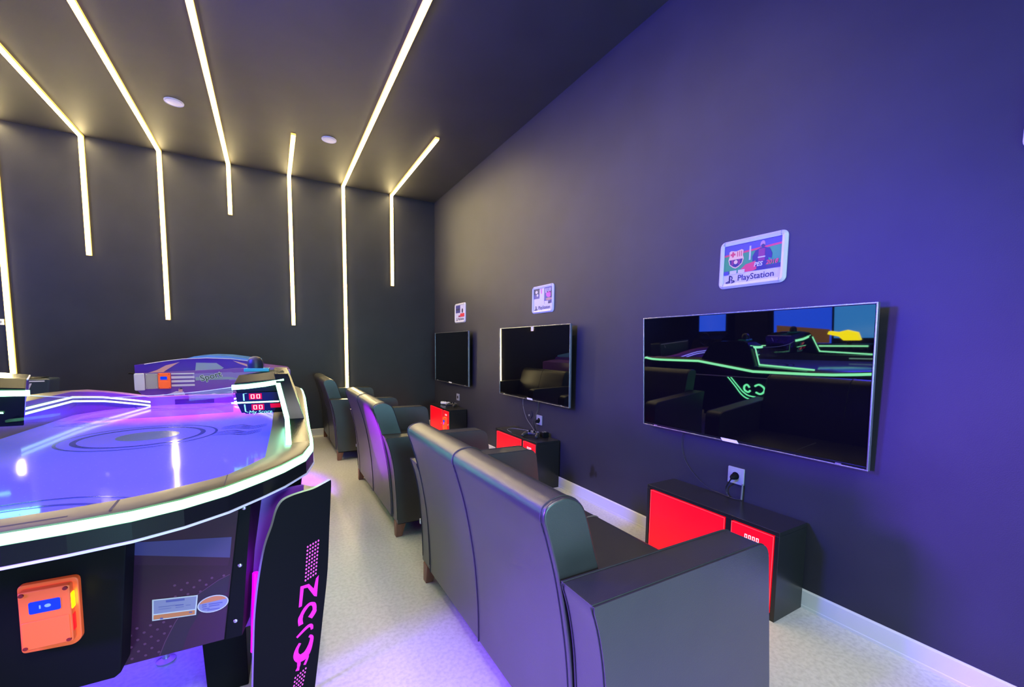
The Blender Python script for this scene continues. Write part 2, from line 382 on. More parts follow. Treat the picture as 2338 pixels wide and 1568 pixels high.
# ------------------------------------------------------------------ televisions
def television(yn, zt, zb, tilt, label, glint=False):
    w = 1.2337; h = zt - zb; zc = (zt + zb) / 2
    t = empty('wall_mounted_television', label, 'television', (0, yn + w / 2, zc), group='televisions on the side wall')
    # tilted assembly; local x points out of the wall as -x
    Mx = Matrix.Translation((-0.07, 0, 0)) @ Matrix.Rotation(-tilt, 4, 'Y')
    def P(name, bm, m, **k):
        bmesh.ops.transform(bm, matrix=Mx, verts=bm.verts[:]); return obj(name, bm, m, t, **k)
    bm = new(); prism(bm, rrect(-w / 2 + .009, -h / 2 + .016, w / 2 - .009, h / 2 - .009, 0.003), -0.004, 0.004, 'x'); P('screen', bm, M_SCREEN)
    bm = new()  # bezel: four thin bars, deeper chin
    for (a, b, c, d) in ((-w / 2, h / 2 - .006, w / 2, h / 2), (-w / 2, -h / 2, w / 2, -h / 2 + .006), (-w / 2, -h / 2 + .006, -w / 2 + .006, h / 2 - .006), (w / 2 - .006, -h / 2 + .006, w / 2, h / 2 - .006)):
        box(bm, (-0.008, a, b), (0.012, c, d))
    bz = P('bezel', bm, M_BEZEL, bevel=0.0012, seg=2)
    bm = new(); box(bm, (-0.0055, -w / 2 + .006, -h / 2 + .006), (0.004, w / 2 - .006, -h / 2 + .0165)); P('chin', bm, M_BLACKG)
    bm = new(); prism(bm, [(-.052, -h / 2 + .001), (.040, -h / 2 + .001), (.052, -h / 2 + .017), (-.040, -h / 2 + .017)], -0.0095, -0.005, 'x'); P('logo_plate', bm, M_WHITE)
    for yy in (-.52, .50):
        bm = new(); box(bm, (-0.0085, yy, -h / 2 + .0065), (-0.005, yy + .022, -h / 2 + .0115)); P('badge', bm, M_ALU)
    bm = new(); prism(bm, rrect(-w / 2 + .004, -h / 2 + .004, w / 2 - .004, h / 2 - .004, .004), 0.0042, 0.016, 'x'); P('back_shell', bm, M_TVBACK)
    bm = new(); prism(bm, rrect(-w / 2 + .2, -h / 2 + .05, w / 2 - .2, h / 2 - .18, .02), 0.0162, 0.036, 'x'); P('electronics_hump', bm, M_TVBACK, bevel=.004)
    bm = new()
    for yy in (-.2, .17): box(bm, (-0.018, yy, -.2), (-0.001, yy + .03, .2))
    box(bm, (-0.012, -.26, .03), (-0.0005, .26, .07)); obj('wall_bracket', bm, M_BLACK, t)
    if glint:
        bm = new(); box(bm, (-0.0052, -.05, h / 2 - .045), (-0.0042, -.012, h / 2 - .006)); P('glint', bm, M_STRIPE)  # bright reflection on the glass painted as a pale patch
    return t
television(0.7446, 1.4545, 0.7468, R(3.2), 'near flat television with colourful neon reflections on its dark screen', False)
television(2.7741, 1.4538, 0.7469, R(0.6), 'middle flat television, dark screen with a small pale sticker at top edge', True)
television(4.8423, 1.4513, 0.7444, R(0.3), 'far flat television near the room corner, plain dark screen', False)

# ------------------------------------------------------------------ framed posters
def poster(yn, zt, zb, label, kind):
    w = 0.3582; h = zt - zb
    t = empty('framed_poster', label, 'poster', (0, yn + w / 2, (zt + zb) / 2), group='white framed posters on the side wall')
    # viewed from the room the picture's left is +y: a = right-ward, b = up
    F = lambda d: (lambda a, b: (-d, -a, b))
    bm = new()
    r = .030; fw = .026
    o = rrect(-w / 2, -h / 2, w / 2, h / 2, r, 6); i_ = rrect(-w / 2 + fw, -h / 2 + fw, w / 2 - fw, h / 2 - fw, .002, 6)
    mid = rrect(-w / 2 + fw * .45, -h / 2 + fw * .45, w / 2 - fw * .45, h / 2 - fw * .45, r * .6, 6)
    rings = []
    for pts, d in ((o, 0.0), (o, 0.006), (mid, 0.016), (i_, 0.010), (i_, 0.0)):
        rings.append([bm.verts.new(F(d)(a, b)) for a, b in pts])
    n = len(o)
    for A, B in zip(rings, rings[1:]):
        for k in range(n): bm.faces.new((A[k], A[(k + 1) % n], B[(k + 1) % n], B[k]))
    fr = obj('snap_frame', bm, M_OFFW, t, smooth=True)
    for sx in (-1, 1):
        for sz in (-1, 1):
            bm = new(); a = sx * (w / 2 - r); f = F(0.0165)
            box(bm, (-0.0168, -(a + .0006), sz * (h / 2 - .004) if sz > 0 else -h / 2 + .004), (-0.0105, -(a - .0006), sz * (h / 2 - fw + .002) if sz > 0 else -h / 2 + fw - .002))
            obj('corner_joint', bm, M_GREY, fr)
    iw = w / 2 - fw; ih = h / 2 - fw
    bm = new(); poly(bm, [F(.004)(a, b) for a, b in ((-iw, -ih), (iw, -ih), (iw, ih), (-iw, ih))]); pr = obj('print', bm, M_PAPER, t)
    f1 = F(.0048); f2 = F(.0054); f3 = F(.0060); f4 = F(.0066)
    pb = -ih + .052     # bottom of the picture area
    q = lambda bm, x0, y0, x1, y1, f, mi=0: poly(bm, [f(x0, y0), f(x1, y0), f(x1, y1), f(x0, y1)], mi)
    bm = new(); mats = [M_PITCH, M_STAND, M_CLAY, M_DARKP, M_KIT, M_KITR, M_SKIN, M_YEL, M_PAPER, M_MAG]
    if kind == 'football':
        q(bm, -iw, pb, iw, ih, f1, 0)
        poly(bm, [f2(-iw, ih), f2(-iw, ih - .048), f2(iw, ih - .030), f2(iw, ih)], 1)
        poly(bm, [f2(-iw, ih - .048), f2(-iw, ih - .058), f2(iw, ih - .040), f2(iw, ih - .030)], 2)
        poly(bm, [f2(-.075, pb), f2(-.03, pb + .04), f2(.02, pb + .05), f2(.07, pb + .025), f2(.06, pb)], 2)
        poly(bm, [f3(.01, pb), f3(.06, pb + .018), f3(iw, pb + .022), f3(iw, pb)], 3)
        q(bm, -.013, pb + .06, -.004, ih - .02, f3, 8)
        for x0, x1, c in ((-iw + .002, -iw + .03, 1), (-iw + .036, -iw + .075, 8), (-iw + .083, -iw + .12, 8)): q(bm, x0, pb - .004, x1, pb + .016, f4, c)
        obj('stadium_picture', bm, mats, pr)
        bm = new()   # crest: shield, cross quarter, striped quarter, ball
        cx, cy = -.085, .028
        sh = lambda s: [(cx - .040 * s, cy + .040 * s), (cx - .030 * s, cy + .046 * s), (cx, cy + .040 * s), (cx + .030 * s, cy + .046 * s), (cx + .040 * s, cy + .040 * s), (cx + .038 * s, cy + .015 * s), (cx + .044 * s, cy - .004 * s), (cx + .036 * s, cy - .030 * s), (cx + .016 * s, cy - .046 * s), (cx, cy - .052 * s), (cx - .016 * s, cy - .046 * s), (cx - .036 * s, cy - .030 * s), (cx - .044 * s, cy - .004 * s), (cx - .038 * s, cy + .015 * s)]
        poly(bm, [f3(a, b) for a, b in sh(1)], 7)
        lower = [(cx + .038, cy - .004), (cx + .032, cy - .027), (cx + .014, cy - .041), (cx, cy - .046), (cx - .014, cy - .041), (cx - .032, cy - .027), (cx - .038, cy - .004)]
        poly(bm, [f4(a, b) for a, b in lower], 4)
        for k in (-1, 1): q(bm, cx + k * .019 - .006, cy - .032, cx + k * .019 + .006, cy - .004, F(.0068), 5)
        f5 = F(.0070)
        poly(bm, [f5(cx + a, cy + b) for a, b in ((-.023, .010), (-.013, .010), (-.013, .019), (-.004, .019), (-.004, .029), (-.013, .029), (-.013, .038), (-.023, .038), (-.023, .029), (-.032, .029), (-.032, .019), (-.023, .019))], 2)
        for k in range(3): q(bm, cx + .006 + k * .011, cy + .010, cx + .010 + k * .011, cy + .038, f5, 2)
        poly(bm, [F(.0072)(a, b) for a, b in ell(cx, cy - .018, .011, .011, 16)], 7)
        obj('crest', bm, mats, pr)
        bm = new()   # player figure
        px = .055
        poly(bm, [f3(a, b) for a, b in ((px - .048, pb + .048), (px - .05, pb + .075), (px - .035, pb + .102), (px - .01, pb + .113), (px + .012, pb + .113), (px + .038, pb + .104), (px + .052, pb + .075), (px + .05, pb + .05), (px + .034, pb + .058), (px + .03, pb + .022), (px - .03, pb + .022), (px - .032, pb + .055))], 4)
        q(bm, px - .018, pb + .045, px + .016, pb + .108, f4, 5)
        poly(bm, [f4(a, b) for a, b in ell(px + .002, pb + .130, .013, .018, 16)], 6)
        poly(bm, [F(.007)(a, b) for a, b in ell(px + .003, pb + .121, .010, .009, 12)], 3)
        q(bm, px - .02, pb + .062, px + .018, pb + .068, F(.0072), 8)
        q(bm, px - .025, pb, px + .025, pb + .022, f4, 4)
        obj('player_figure', bm, mats, pr)
        R3 = Matrix(((0, 0, -1, 0), (-1, 0, 0, 0), (0, 1, 0, 0), (0, 0, 0, 1)))
        bm = new()
        join(bm, text_bm('PES', .030, depth=.0003, shear=.2, bold=.0008), Matrix.Translation((-.0078, -.038, pb + .030)) @ R3)
        obj('white_lettering', bm, M_OFFW, pr)
        bm = new(); join(bm, text_bm('2018', .030, depth=.0003, shear=.2, bold=.0008), Matrix.Translation((-.0078, -.108, pb + .032)) @ R3)
        obj('red_lettering', bm, M_CLAY, pr)
    elif kind == 'middle':
        q(bm, -iw, pb, iw, ih, f1, 8)
        q(bm, -iw, pb + .10, -.055, ih, f2, 3); q(bm, -iw, pb + .06, -.05, pb + .10, f2, 1)
        poly(bm, [f3(a, b) for a, b in ell(-.105, ih - .03, .02, .014, 12)], 8); poly(bm, [f3(a, b) for a, b in ell(-.09, ih - .06, .015, .012, 12)], 8)
        q(bm, .025, pb + .005, iw, ih, f2, 1); poly(bm, [f3(a, b) for a, b in ell(.10, pb + .088, .045, .028, 18)], 9)
        q(bm, .13, pb + .06, iw - .002, pb + .115, f4, 3); poly(bm, [f3(a, b) for a, b in ell(.10, pb + .045, .05, .012, 16)], 6)
        for k in range(3): q(bm, .045 + k * .032, ih - .05, .060 + k * .032, ih - .008, f3, 8)
        poly(bm, [f3(a, b) for a, b in ((-.055, pb + .02), (-.005, pb + .02), (.012, ih), (-.05, ih))], 8); q(bm, -.03, ih - .05, -.012, ih - .004, f4, 9)
        q(bm, -iw, pb + .02, -.06, pb + .055, f3, 8); q(bm, .03, pb + .005, .09, pb + .03, f3, 8); q(bm, .09, pb + .003, .125, pb + .02, f4, 3)
        obj('game_picture', bm, mats, pr)
    else:
        q(bm, -iw, pb, iw, ih, f1, 8)
        q(bm, -iw, pb + .055, .0, ih, f2, 1); q(bm, -iw, pb + .09, -.02, pb + .115, f3, 3)
        poly(bm, [f3(a, b) for a, b in ell(.07, pb + .09, .05, .045, 18)], 8); poly(bm, [f4(a, b) for a, b in ell(.075, pb + .08, .025, .03, 14)], 3)
        q(bm, .0, pb, iw, pb + .045, f3, 2); q(bm, -.06, pb, .0, pb + .02, f3, 5)
        obj('game_picture', bm, mats, pr)
    if kind != 'plain':
        R3 = Matrix(((0, 0, -1, 0), (-1, 0, 0, 0), (0, 1, 0, 0), (0, 0, 0, 1)))
        bm = new()
        join(bm, text_bm('PlayStation', .044, depth=.0003, bold=.0003), Matrix.Translation((-.0056, -.025, -ih + .024)) @ R3)
        obj('dark_lettering', bm, M_INK, pr); bm = new()
        # console maker's mark: upright P with a flat S beneath
        cx, cy = -iw + .040, -ih + .022
        for kk, (pts, wd) in enumerate((([(cx - .004, cy - .020), (cx - .004, cy + .022)], .008), ([(cx - .004, cy + .019), (cx + .008, cy + .015), (cx + .012, cy + .006), (cx + .008, cy - .002), (cx + .003, cy - .001)], .006),
                        ([(cx - .006, cy - .010), (cx - .024, cy - .015), (cx - .022, cy - .021), (cx - .008, cy - .019)], .006), ([(cx + .006, cy - .008), (cx + .024, cy - .009), (cx + .026, cy - .014), (cx + .006, cy - .020)], .006))):
            ribbon(bm, pts, wd, F(.0056 + .0002 * kk))
        obj('maker_mark', bm, M_INK, pr)
    return t
poster(1.1534, 1.8503, 1.5929, 'white framed football poster above the near television', 'football')
poster(3.1222, 1.8336, 1.5773, 'white framed poster above the middle television', 'middle')
poster(5.0999, 1.8321, 1.5729, 'white framed poster above the far television in the corner', 'far')
poster(0.066, 2.195, 1.936, 'plain white framed poster hanging highest on the side wall', 'plain')

# ------------------------------------------------------------------ sockets, cables
def outlet(y, z, label):
    t = empty('wall_outlet', label, 'outlet', (0, y, z), group='grey wall outlets under the televisions')
    bm = new(); prism(bm, rrect(-.046, -.046, .046, .046, .004), -.009, 0, 'x'); pl = obj('plate', bm, M_OUTLET, t, bevel=.002)
    bm = new(); prism(bm, rrect(-.030, -.030, .030, .030, .003), -.0105, -.0088, 'x'); obj('insert', bm, M_OUTLET, t, bevel=.0006)
    bm = new(); prism(bm, ell(0, 0, .021, .021, 28), -.0112, -.0104, 'x'); obj('socket_well', bm, M_BLACK, t)
    return t
outlet(1.345, .556, 'grey wall outlet below the near television')
outlet(3.320, .556, 'grey wall outlet below the middle television')
outlet(5.350, .556, 'grey wall outlet below the far television')
def plug(y, z, label):
    t = empty('power_plug', label, 'plug', (-.0113, y, z))
    bm = new(); tube(bm, [(0, 0, 0), (-.018, 0, 0), (-.030, 0, -.004), (-.036, 0, -.010)], [.017, .017, .013, .006], 14); obj('body', bm, M_BLACK, t, smooth=True)
    bm = new(); tube(bm, [(-.0185, -.004, -.012), (-.020, .004, -.012)], .003, 8); obj('shiny_screw', bm, M_WHITE, t)
    return t
plug(1.345, .553, 'black plug in the outlet below the near television')
plug(3.322, .545, 'black plug in the outlet below the middle television')
def cable(pts, r, m, label):
    bm = new(); tube(bm, spline(pts, 6), r, 8)
    o = obj('power_cable', bm, m, smooth=True); tag(o, label, 'cable')
cable([(-.013, 1.69, .74), (-.013, 1.703, .671), (-.010, 1.675, .566), (-.010, 1.59, .482), (-.010, 1.50, .438), (-.02, 1.42, .4335), (-.03, 1.34, .4325), (-.014, 1.30, .4325)], .0020, M_CABLE, 'thin cable looping from near television onto black cabinet top')
cable([(-.045, 1.347, .542), (-.03, 1.372, .510), (-.016, 1.392, .475), (-.016, 1.385, .440), (-.016, 1.37, .4325)], .0035, M_CABLE, 'black cord hanging from plug below near television')
cable([(-.012, 1.301, .52), (-.012, 1.302, .46), (-.012, 1.303, .4325)], .0045, M_CABLEG, 'short straight grey cord end below the outlet under near television')
cable([(-.012, 3.615, .742), (-.012, 3.610, .65), (-.012, 3.540, .538), (-.012, 3.43, .466), (-.02, 3.38, .4335)], .0026, M_CABLEG, 'grey cable curving down wall below middle television')
cable([(-.013, 3.335, .742), (-.016, 3.335, .65), (-.056, 3.334, .56), (-.05, 3.338, .50), (-.02, 3.342, .4345)], .0042, M_CABLE, 'black cable dropping straight past outlet below middle television')
cable([(-.02, 3.36, .4325), (-.06, 3.50, .4325), (-.13, 3.62, .4325), (-.20, 3.60, .4325), (-.24, 3.45, .4325)], .003, M_CABLEG, 'thin cable lying across top of the middle cabinet')
t = empty('wall_rosette', 'round dark cable rosette beside the outlet below the middle television', 'rosette', (0, 3.489, .589))
bm = new(); prism(bm, ell(0, 0, .040, .040, 28), -.008, 0, 'x'); obj('cover', bm, M_WALL, t, bevel=.002)
bm = new(); prism(bm, ell(.008, -.012, .010, .010, 14), -.014, -.0079, 'x'); obj('cap', bm, M_ALU, t, bevel=.002)

# ------------------------------------------------------------------ low cabinets with red doors
def cabinet(y0, label, gadget):
    W_, D_, HT = 0.7706, 0.2558, 0.4283
    t = empty('media_cabinet', label, 'cabinet', (0, y0 + W_ / 2, 0), group='black cabinets with red doors')
    a0, a1 = -W_ / 2, W_ / 2; th = .020; g = .016
    bm = new()
    box(bm, (-D_, a0, HT - th), (-.014, a1, HT)); obj('top_panel', bm, M_BLACKLAM, t, bevel=.0015, seg=2)
    bm = new()
    box(bm, (-D_, a0, 0), (-.014, a0 + th, HT - th - .0004)); box(bm, (-D_, a1 - th, 0), (-.014, a1, HT - th - .0004))
    box(bm, (-D_, a0 + th, 0), (-.014, a1 - th, .024)); box(bm, (-D_ + .004, a0 + .232, .024), (-.03, a0 + .262, HT - th - .0004)); box(bm, (-.03, a0 + th, .024), (-.016, a1 - th, HT - th - .001))
    obj('carcass', bm, M_BLACKLAM, t, bevel=.0015, seg=2)
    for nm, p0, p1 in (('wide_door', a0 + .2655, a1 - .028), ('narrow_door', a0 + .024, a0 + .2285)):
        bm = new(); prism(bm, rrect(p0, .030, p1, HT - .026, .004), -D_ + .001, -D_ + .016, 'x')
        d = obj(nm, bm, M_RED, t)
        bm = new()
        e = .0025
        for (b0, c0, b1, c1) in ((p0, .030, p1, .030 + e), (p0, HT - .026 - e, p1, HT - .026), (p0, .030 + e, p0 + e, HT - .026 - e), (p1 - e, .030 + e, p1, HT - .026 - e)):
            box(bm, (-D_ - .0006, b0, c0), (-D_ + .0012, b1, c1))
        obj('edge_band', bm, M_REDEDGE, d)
        if nm == 'wide_door':
            bm = new(); prism(bm, ell(p0 + .028, .215, .008, .008, 14), -D_ - .004, -D_ + .001, 'x'); obj('lock', bm, M_ALU, d)
        else:
            bm = new(); fn = lambda a, b: (-D_ - .0009, a, b)
            yc = a0 + .124
            for k in range(4): seven(bm, yc + .028 - k * .0185, .353, .0125, .021, .0032, fn)
            obj('price_digits', bm, M_DIGW, d)
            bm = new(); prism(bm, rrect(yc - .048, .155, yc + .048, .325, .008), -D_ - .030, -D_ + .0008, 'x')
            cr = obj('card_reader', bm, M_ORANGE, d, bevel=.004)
            bm = new(); prism(bm, rrect(yc - .026, .258, yc + .026, .286, .004), -D_ - .0312, -D_ - .0298, 'x'); obj('lcd', bm, M_LCD, cr)
            for sy in (-.038, .038):
                for zz in (.166, .314):
                    bm = new(); prism(bm, ell(yc + sy, zz, .004, .004, 10), -D_ - .0306, -D_ - .0299, 'x'); obj('screw_hole', bm, M_ORHOLE, cr)
            if gadget:
                bm = new(); prism(bm, ell(yc + .01, .240, .016, .016, 18), -D_ - .0325, -D_ - .0299, 'x'); obj('reader_light', bm, M_LOGO, cr)
                bm = new(); tube(bm, [(-D_ + .002, a0 + .034, .235), (-D_ - .012, a0 + .034, .235)], .009, 12); obj('lock', bm, M_YEL, d)
    return t
cabinet(0.9745, 'black low cabinet with red doors under the near television', False)
cabinet(2.9766, 'black low cabinet with red doors under the middle television', False)
cabinet(5.0304, 'black low cabinet with red doors under the far television', True)

# ------------------------------------------------------------------ game controllers
def controller(loc, rz, m, label):
    t = empty('game_controller', label, 'controller', loc, rz)
    bm = new()
    tube(bm, spline([(-.040, .0, .026), (0, .004, .028), (.040, 0, .026)], 5), .021, 12)
    for s in (-1, 1):
        tube(bm, spline([(s * .044, .006, .027), (s * .058, -.012, .026), (s * .068, -.040, .020), (s * .072, -.066, .013)], 5),
             [.019, .020, .021, .021, .021, .021, .021, .020, .019, .018, .018, .017, .016, .015, .014, .010][:16], 12)
    obj('shell', bm, m, t, smooth=True)
    for s in (-1, 1):
        bm = new(); lathe(bm, [(.006, .040), (.006, .050), (.010, .053), (.010, .057), (.006, .059), (0, .058)], 16, (s * .024, -.012, 0)); obj('thumbstick', bm, M_BLACK, t, smooth=True)
        bm = new()
        for (dx, dy) in ((.008, 0), (-.008, 0), (0, .008), (0, -.008)): lathe(bm, [(.0035, .042), (.0035, .0495), (0, .050)], 10, (s * .050 + dx, .006 + dy, 0))
        obj('button', bm, M_GREY, t)
    bm = new(); prism(bm, rrect(-.026, -.002, .026, .026, .004), .0470, .0505, 'z'); obj('touchpad', bm, M_GREY if m == M_CTRLB else M_WHITE, t)
    return t
controller((-.150, 3.215, .4283), R(-60), M_CTRLB, 'black game controller on the middle cabinet')
controller((-.125, 5.55, .4283), R(120), M_CTRLW, 'white game controller on the far cabinet')
controller((-.075, 5.36, .4283), R(-70), M_CTRLB, 'dark game controller beside the white one on the far cabinet')
t = empty('receiver_box', 'small black box standing behind the controller on middle cabinet', 'box', (-.060, 3.150, .4283))
bm = new(); prism(bm, rrect(-.03, 0, .03, .045, .004), -.03, .03, 'x'); obj('case', bm, M_BLACK, t, bevel=.002)
bm = new()
for k in (-1, 1): box(bm, (-.008 + k * .012, -.012, .0452), (.004 + k * .012, .012, .050))
obj('connector', bm, M_ALU, t)

# ------------------------------------------------------------------ loveseats
def smoothpoly(pts, n=4):
    P = spline([(a, 0, b) for a, b in pts], n); return [(p.x, p.z) for p in P]
def loveseat(x, y, label):
    t = empty('loveseat', label, 'sofa', (x, y, 0), group='black leather loveseats facing the televisions')
    HL = .72; AW = .125; BW = HL - AW - .004
    rear = smoothpoly([(.0, .10), (-.004, .25), (-.022, .45), (-.056, .64), (-.088, .76), (-.109, .825)])
    top = smoothpoly([(-.109, .825), (-.110, .843), (-.104, .859), (-.089, .870), (-.068, .876), (-.035, .877), (.004, .856), (.026, .815), (.055, .72), (.085, .62), (.125, .42)])
    prof = rear + top[1:] + [(.125, .10)]
    bm = new(); prism(bm, prof, -BW, BW, 'y'); bk = obj('backrest', bm, M_LEATHER, t, bevel=.006)
    # seams on the back: centre seam and both end seams over the top
    over = rear + top[1:38]
    for yy, rr in ((0.0, .0032), (-BW + .016, .0022), (BW - .016, .0022)):
        bm = new()
        tube(bm, [(a - (.0008 if b < .84 else 0), yy, b + (.0006 if b > .84 else 0)) for a, b in over], rr, 6)
        obj('seam', bm, M_SEAM, bk, smooth=True)
    for s in (-1, 1):
        y0, y1 = (s * (HL - AW), s * HL) if s > 0 else (s * HL, s * (HL - AW))
        rr = smoothpoly([(.006, .10), (.002, .25), (-.012, .45), (-.034, .58), (-.060, .665)])
        fr = rnd([(-.060, .668), (.645, .662), (.705, .17), (.708, .10)], [.004, .055, .02, 0], 7)
        bm = new(); prism(bm, rr[:-1] + fr, y0, y1, 'y'); am = obj('armrest', bm, M_LEATHER, t, bevel=.010, seg=4)
        bm = new()
        for ye in (y0 + .0075, y1 - .0075):
            tube(bm, [(a, ye, b + .0008) for a, b in fr[3:24]], .0022, 6)
            tube(bm, [(a - .0012, ye, b) for a, b in rr[1:]], .0018, 6)
        obj('piping', bm, M_SEAM, am, smooth=True)
    IW = HL - AW - .003
    bm = new(); box(bm, (.127, -IW, .10), (.66, IW, .295)); obj('seat_base', bm, M_LEATHER, t, bevel=.008)
    bm = new()
    sp = rnd([(.105, .297), (.105, .432), (.40, .446), (.70, .440), (.70, .297)], [.0, .03, 0.2, .05, .03], 6)
    prism(bm, sp, -IW + .003, IW - .003, 'y'); sc = obj('seat_cushion', bm, M_LEATHER, t, bevel=.012, seg=4)
    bm = new(); tube(bm, [(a, .10, b + .0012) for a, b in sp if b > .42 and a > .18], .0035, 6); obj('seam', bm, M_CABLEG, sc, smooth=True)
    bm = new(); box(bm, (.012, -HL + .02, .088), (.66, HL - .02, .0995)); obj('underside', bm, M_BLACK, t)
    for s in (-1, 1):
        for (cx, dx) in ((.036, -.016), (.62, .016)):
            bm = new(); cy = s * (HL - .055)
            hi = [(cx - .034, cy - .032), (cx + .034, cy - .032), (cx + .034, cy + .032), (cx - .034, cy + .032)]
            lo = [(cx + dx - .020, cy - .022 + s * .006), (cx + dx + .020, cy - .022 + s * .006), (cx + dx + .020, cy + .022 + s * .006), (cx + dx - .020, cy + .022 + s * .006)]
            A = [bm.verts.new((a, b, .1000)) for a, b in hi]; B = [bm.verts.new((a, b, 0.0)) for a, b in lo]
            bm.faces.new(A); bm.faces.new(B[::-1])
            for k in range(4): bm.faces.new((A[k], B[k], B[(k + 1) % 4], A[(k + 1) % 4]))
            obj('leg', bm, M_WOOD, t, bevel=.003, seg=2)
    return t
s1 = loveseat(-1.556, 1.40, 'black leather loveseat facing the near television with colourful reflections')
bm = new(); box(bm, (-.066, .598, .30), (-.052, .612, .325)); bmesh.ops.translate(bm, vec=(.06, .1215, 0), verts=bm.verts[:]); obj('tag', bm, M_WHITE, s1)
for (x, y, lab) in ((-1.556, 3.352, 'black leather loveseat facing the middle television, violet glow on its back'), (-1.640, 5.483, 'black leather loveseat beside the end wall, facing the far corner television')):
    c = copy_tree(s1); c.location = (x, y, 0); c['label'] = lab
    if y > 5:
        for ch in KIDS(c):
            if ch.name.startswith('tag'): bpy.data.objects.remove(ch)

# ------------------------------------------------------------------ air hockey table
TX, TY, TR = -2.805, 2.74, R(-1.9)
T = empty('air_hockey_table', 'large black air hockey table with glowing blue play surface and green-white neon rim', 'game table', (TX, TY, 0), TR)
QO = [(0, -1.436), (.103, -1.433), (.202, -1.419), (.311, -1.395), (.407, -1.35), (.498, -1.281), (.582, -1.181), (.643, -1.098), (.714, -.967), (.746, -.813), (.752, -.634), (.753, -.3)]
QI = [(0, -1.35), (.068, -1.345), (.164, -1.328), (.264, -1.301), (.330, -1.272), (.388, -1.237), (.440, -1.205), (.486, -1.168), (.535, -1.075), (.579, -.979), (.58, -.63), (.58, -.3)]
def loop(q):
    near = q; a = list(near) + [(u, -v) for u, v in reversed(near)]          # right half, near to far
    return a + [(-u, v) for u, v in reversed(a)][1:-1]                         # then the left half back
LO, LI = loop(QO), loop(QI)
def sstep(a, b, x):
    t = max(0, min(1, (x - a) / (b - a))); return t * t * (3 - 2 * t)
def lift(u, v):     # the far corners of the rail sweep upward
    return 0.088 * max(0, min(1, (abs(u) - .264) / .315)) * sstep(-.1, .3, v)
def inset(pts, d):
    n = len(pts); out = []
    for i in range(n):
        p = Vector(pts[i]); a = Vector(pts[i - 1]); b = Vector(pts[(i + 1) % n])
        e = (b - a).normalized(); nn = Vector((-e.y, e.x))
        out.append(tuple(p + nn * d))
    return out
def ringmesh(bm, loops, mi=0, close=True):
    """loops: list of (points, zfunc); consecutive loops are bridged"""
    rs = []
    for pts, zf in loops:
        rs.append([bm.verts.new((u, v, zf(u, v) if callable(zf) else zf)) for u, v in pts])
    n = len(rs[0]); k = len(rs)
    for i in range(k if close else k - 1):
        A, B = rs[i], rs[(i + 1) % k]
        for j in range(n): bm.faces.new((A[j], A[(j + 1) % n], B[(j + 1) % n], B[j])).material_index = mi
    return bm
L12 = inset(LO, .013)
bm = new(); ringmesh(bm, [(LI, lambda u, v: .84 + lift(u, v)), (inset(LO, .022), lambda u, v: .84 + lift(u, v)), (L12, lambda u, v: .834 + lift(u, v)), (L12, .765), (LI, .765)])
rail = obj('rail', bm, M_RAIL, T, smooth=True)
bm = new(); ringmesh(bm, [(L12, lambda u, v: .829 + lift(u, v)), (inset(LO, .003), lambda u, v: .829 + lift(u, v)), (LO, lambda u, v: .818 + lift(u, v)), (inset(LO, .003), lambda u, v: .807 + lift(u, v)), (L12, lambda u, v: .807 + lift(u, v))])
obj('neon_rim_light', bm, M_NEON, T, smooth=True)
bm = new(); ringmesh(bm, [(L12, lambda u, v: .8065 + lift(u, v)), (inset(LO, .001), lambda u, v: .8065 + lift(u, v)), (inset(LO, .001), .760), (L12, .760)]); obj('rim_band', bm, M_BLACKG, T)
bm = new(); ringmesh(bm, [(inset(LO, .020), .7595), (inset(LO, -.0015), .7595), (inset(LO, -.0015), .753), (inset(LO, .020), .753)]); obj('trim_line', bm, M_TRIMGLOW, T)
bm = new(); poly(bm, [(u, v, .7525) for u, v in inset(LO, .02)]); poly(bm, [(u, v, .745) for u, v in inset(LO, .02)]); 
bm.free(); bm = new(); ringmesh(bm, [(inset(LO, .022), .7528), (inset(LO, .022), .745)], close=False); bm.faces.new([v for v in bm.verts][:len(LO)]); bm.faces.new([v for v in bm.verts][len(LO):]); obj('underside_board', bm, M_BLACK, T)
# rail joints and grooves
bm = new()
def slab(p, q, w, z=.8403):
    ribbon(bm, [p, q], w, lambda a, b: (a, b, z))
for s in (-1, 1):
    for sv in (-1, 1):
        if sv < 0:
            bm = new(); slab((s * .264, sv * 1.301), (s * .270, sv * 1.385), .006); obj('rail_joint', bm, M_GROOVE, rail)
            bm = new(); slab((s * .486, sv * 1.168), (s * .490, sv * 1.272), .003); obj('rail_joint', bm, M_GROOVE, rail)
bm = new(); gl = [(u, v) for u, v in inset(LO, .030) if abs(u) < .275 and v < 0]
gl.sort()
ribbon(bm, gl, .010, lambda a, b: (a, b, .8404))
obj('rail_groove', bm, M_GROOVE, rail)
# play surface
bm = new(); bm.faces.new([bm.verts.new((u, v, .775)) for u, v in LI]); obj_ps = obj('play_surface', bm, M_PLAY, T)
bm = new(); zf = lambda a, b: (a, b, .7758)
def annulus(bm, cx, cy, r0, r1, a0, a1, n, mi):
    A = [bm.verts.new(zf(cx + r0 * math.cos(a0 + (a1 - a0) * k / n), cy + r0 * math.sin(a0 + (a1 - a0) * k / n))) for k in range(n + 1)]
    B = [bm.verts.new(zf(cx + r1 * math.cos(a0 + (a1 - a0) * k / n), cy + r1 * math.sin(a0 + (a1 - a0) * k / n))) for k in range(n + 1)]
    for k in range(n): bm.faces.new((A[k], A[k + 1], B[k + 1], B[k])).material_index = mi
annulus(bm, 0, 0, .300, .312, 0, 2 * PI, 64, 0); annulus(bm, 0, 0, .236, .258, 0, 2 * PI, 64, 0)
poly(bm, [zf(a, b) for a, b in ell(.02, .01, .125, .125, 40)], 1)
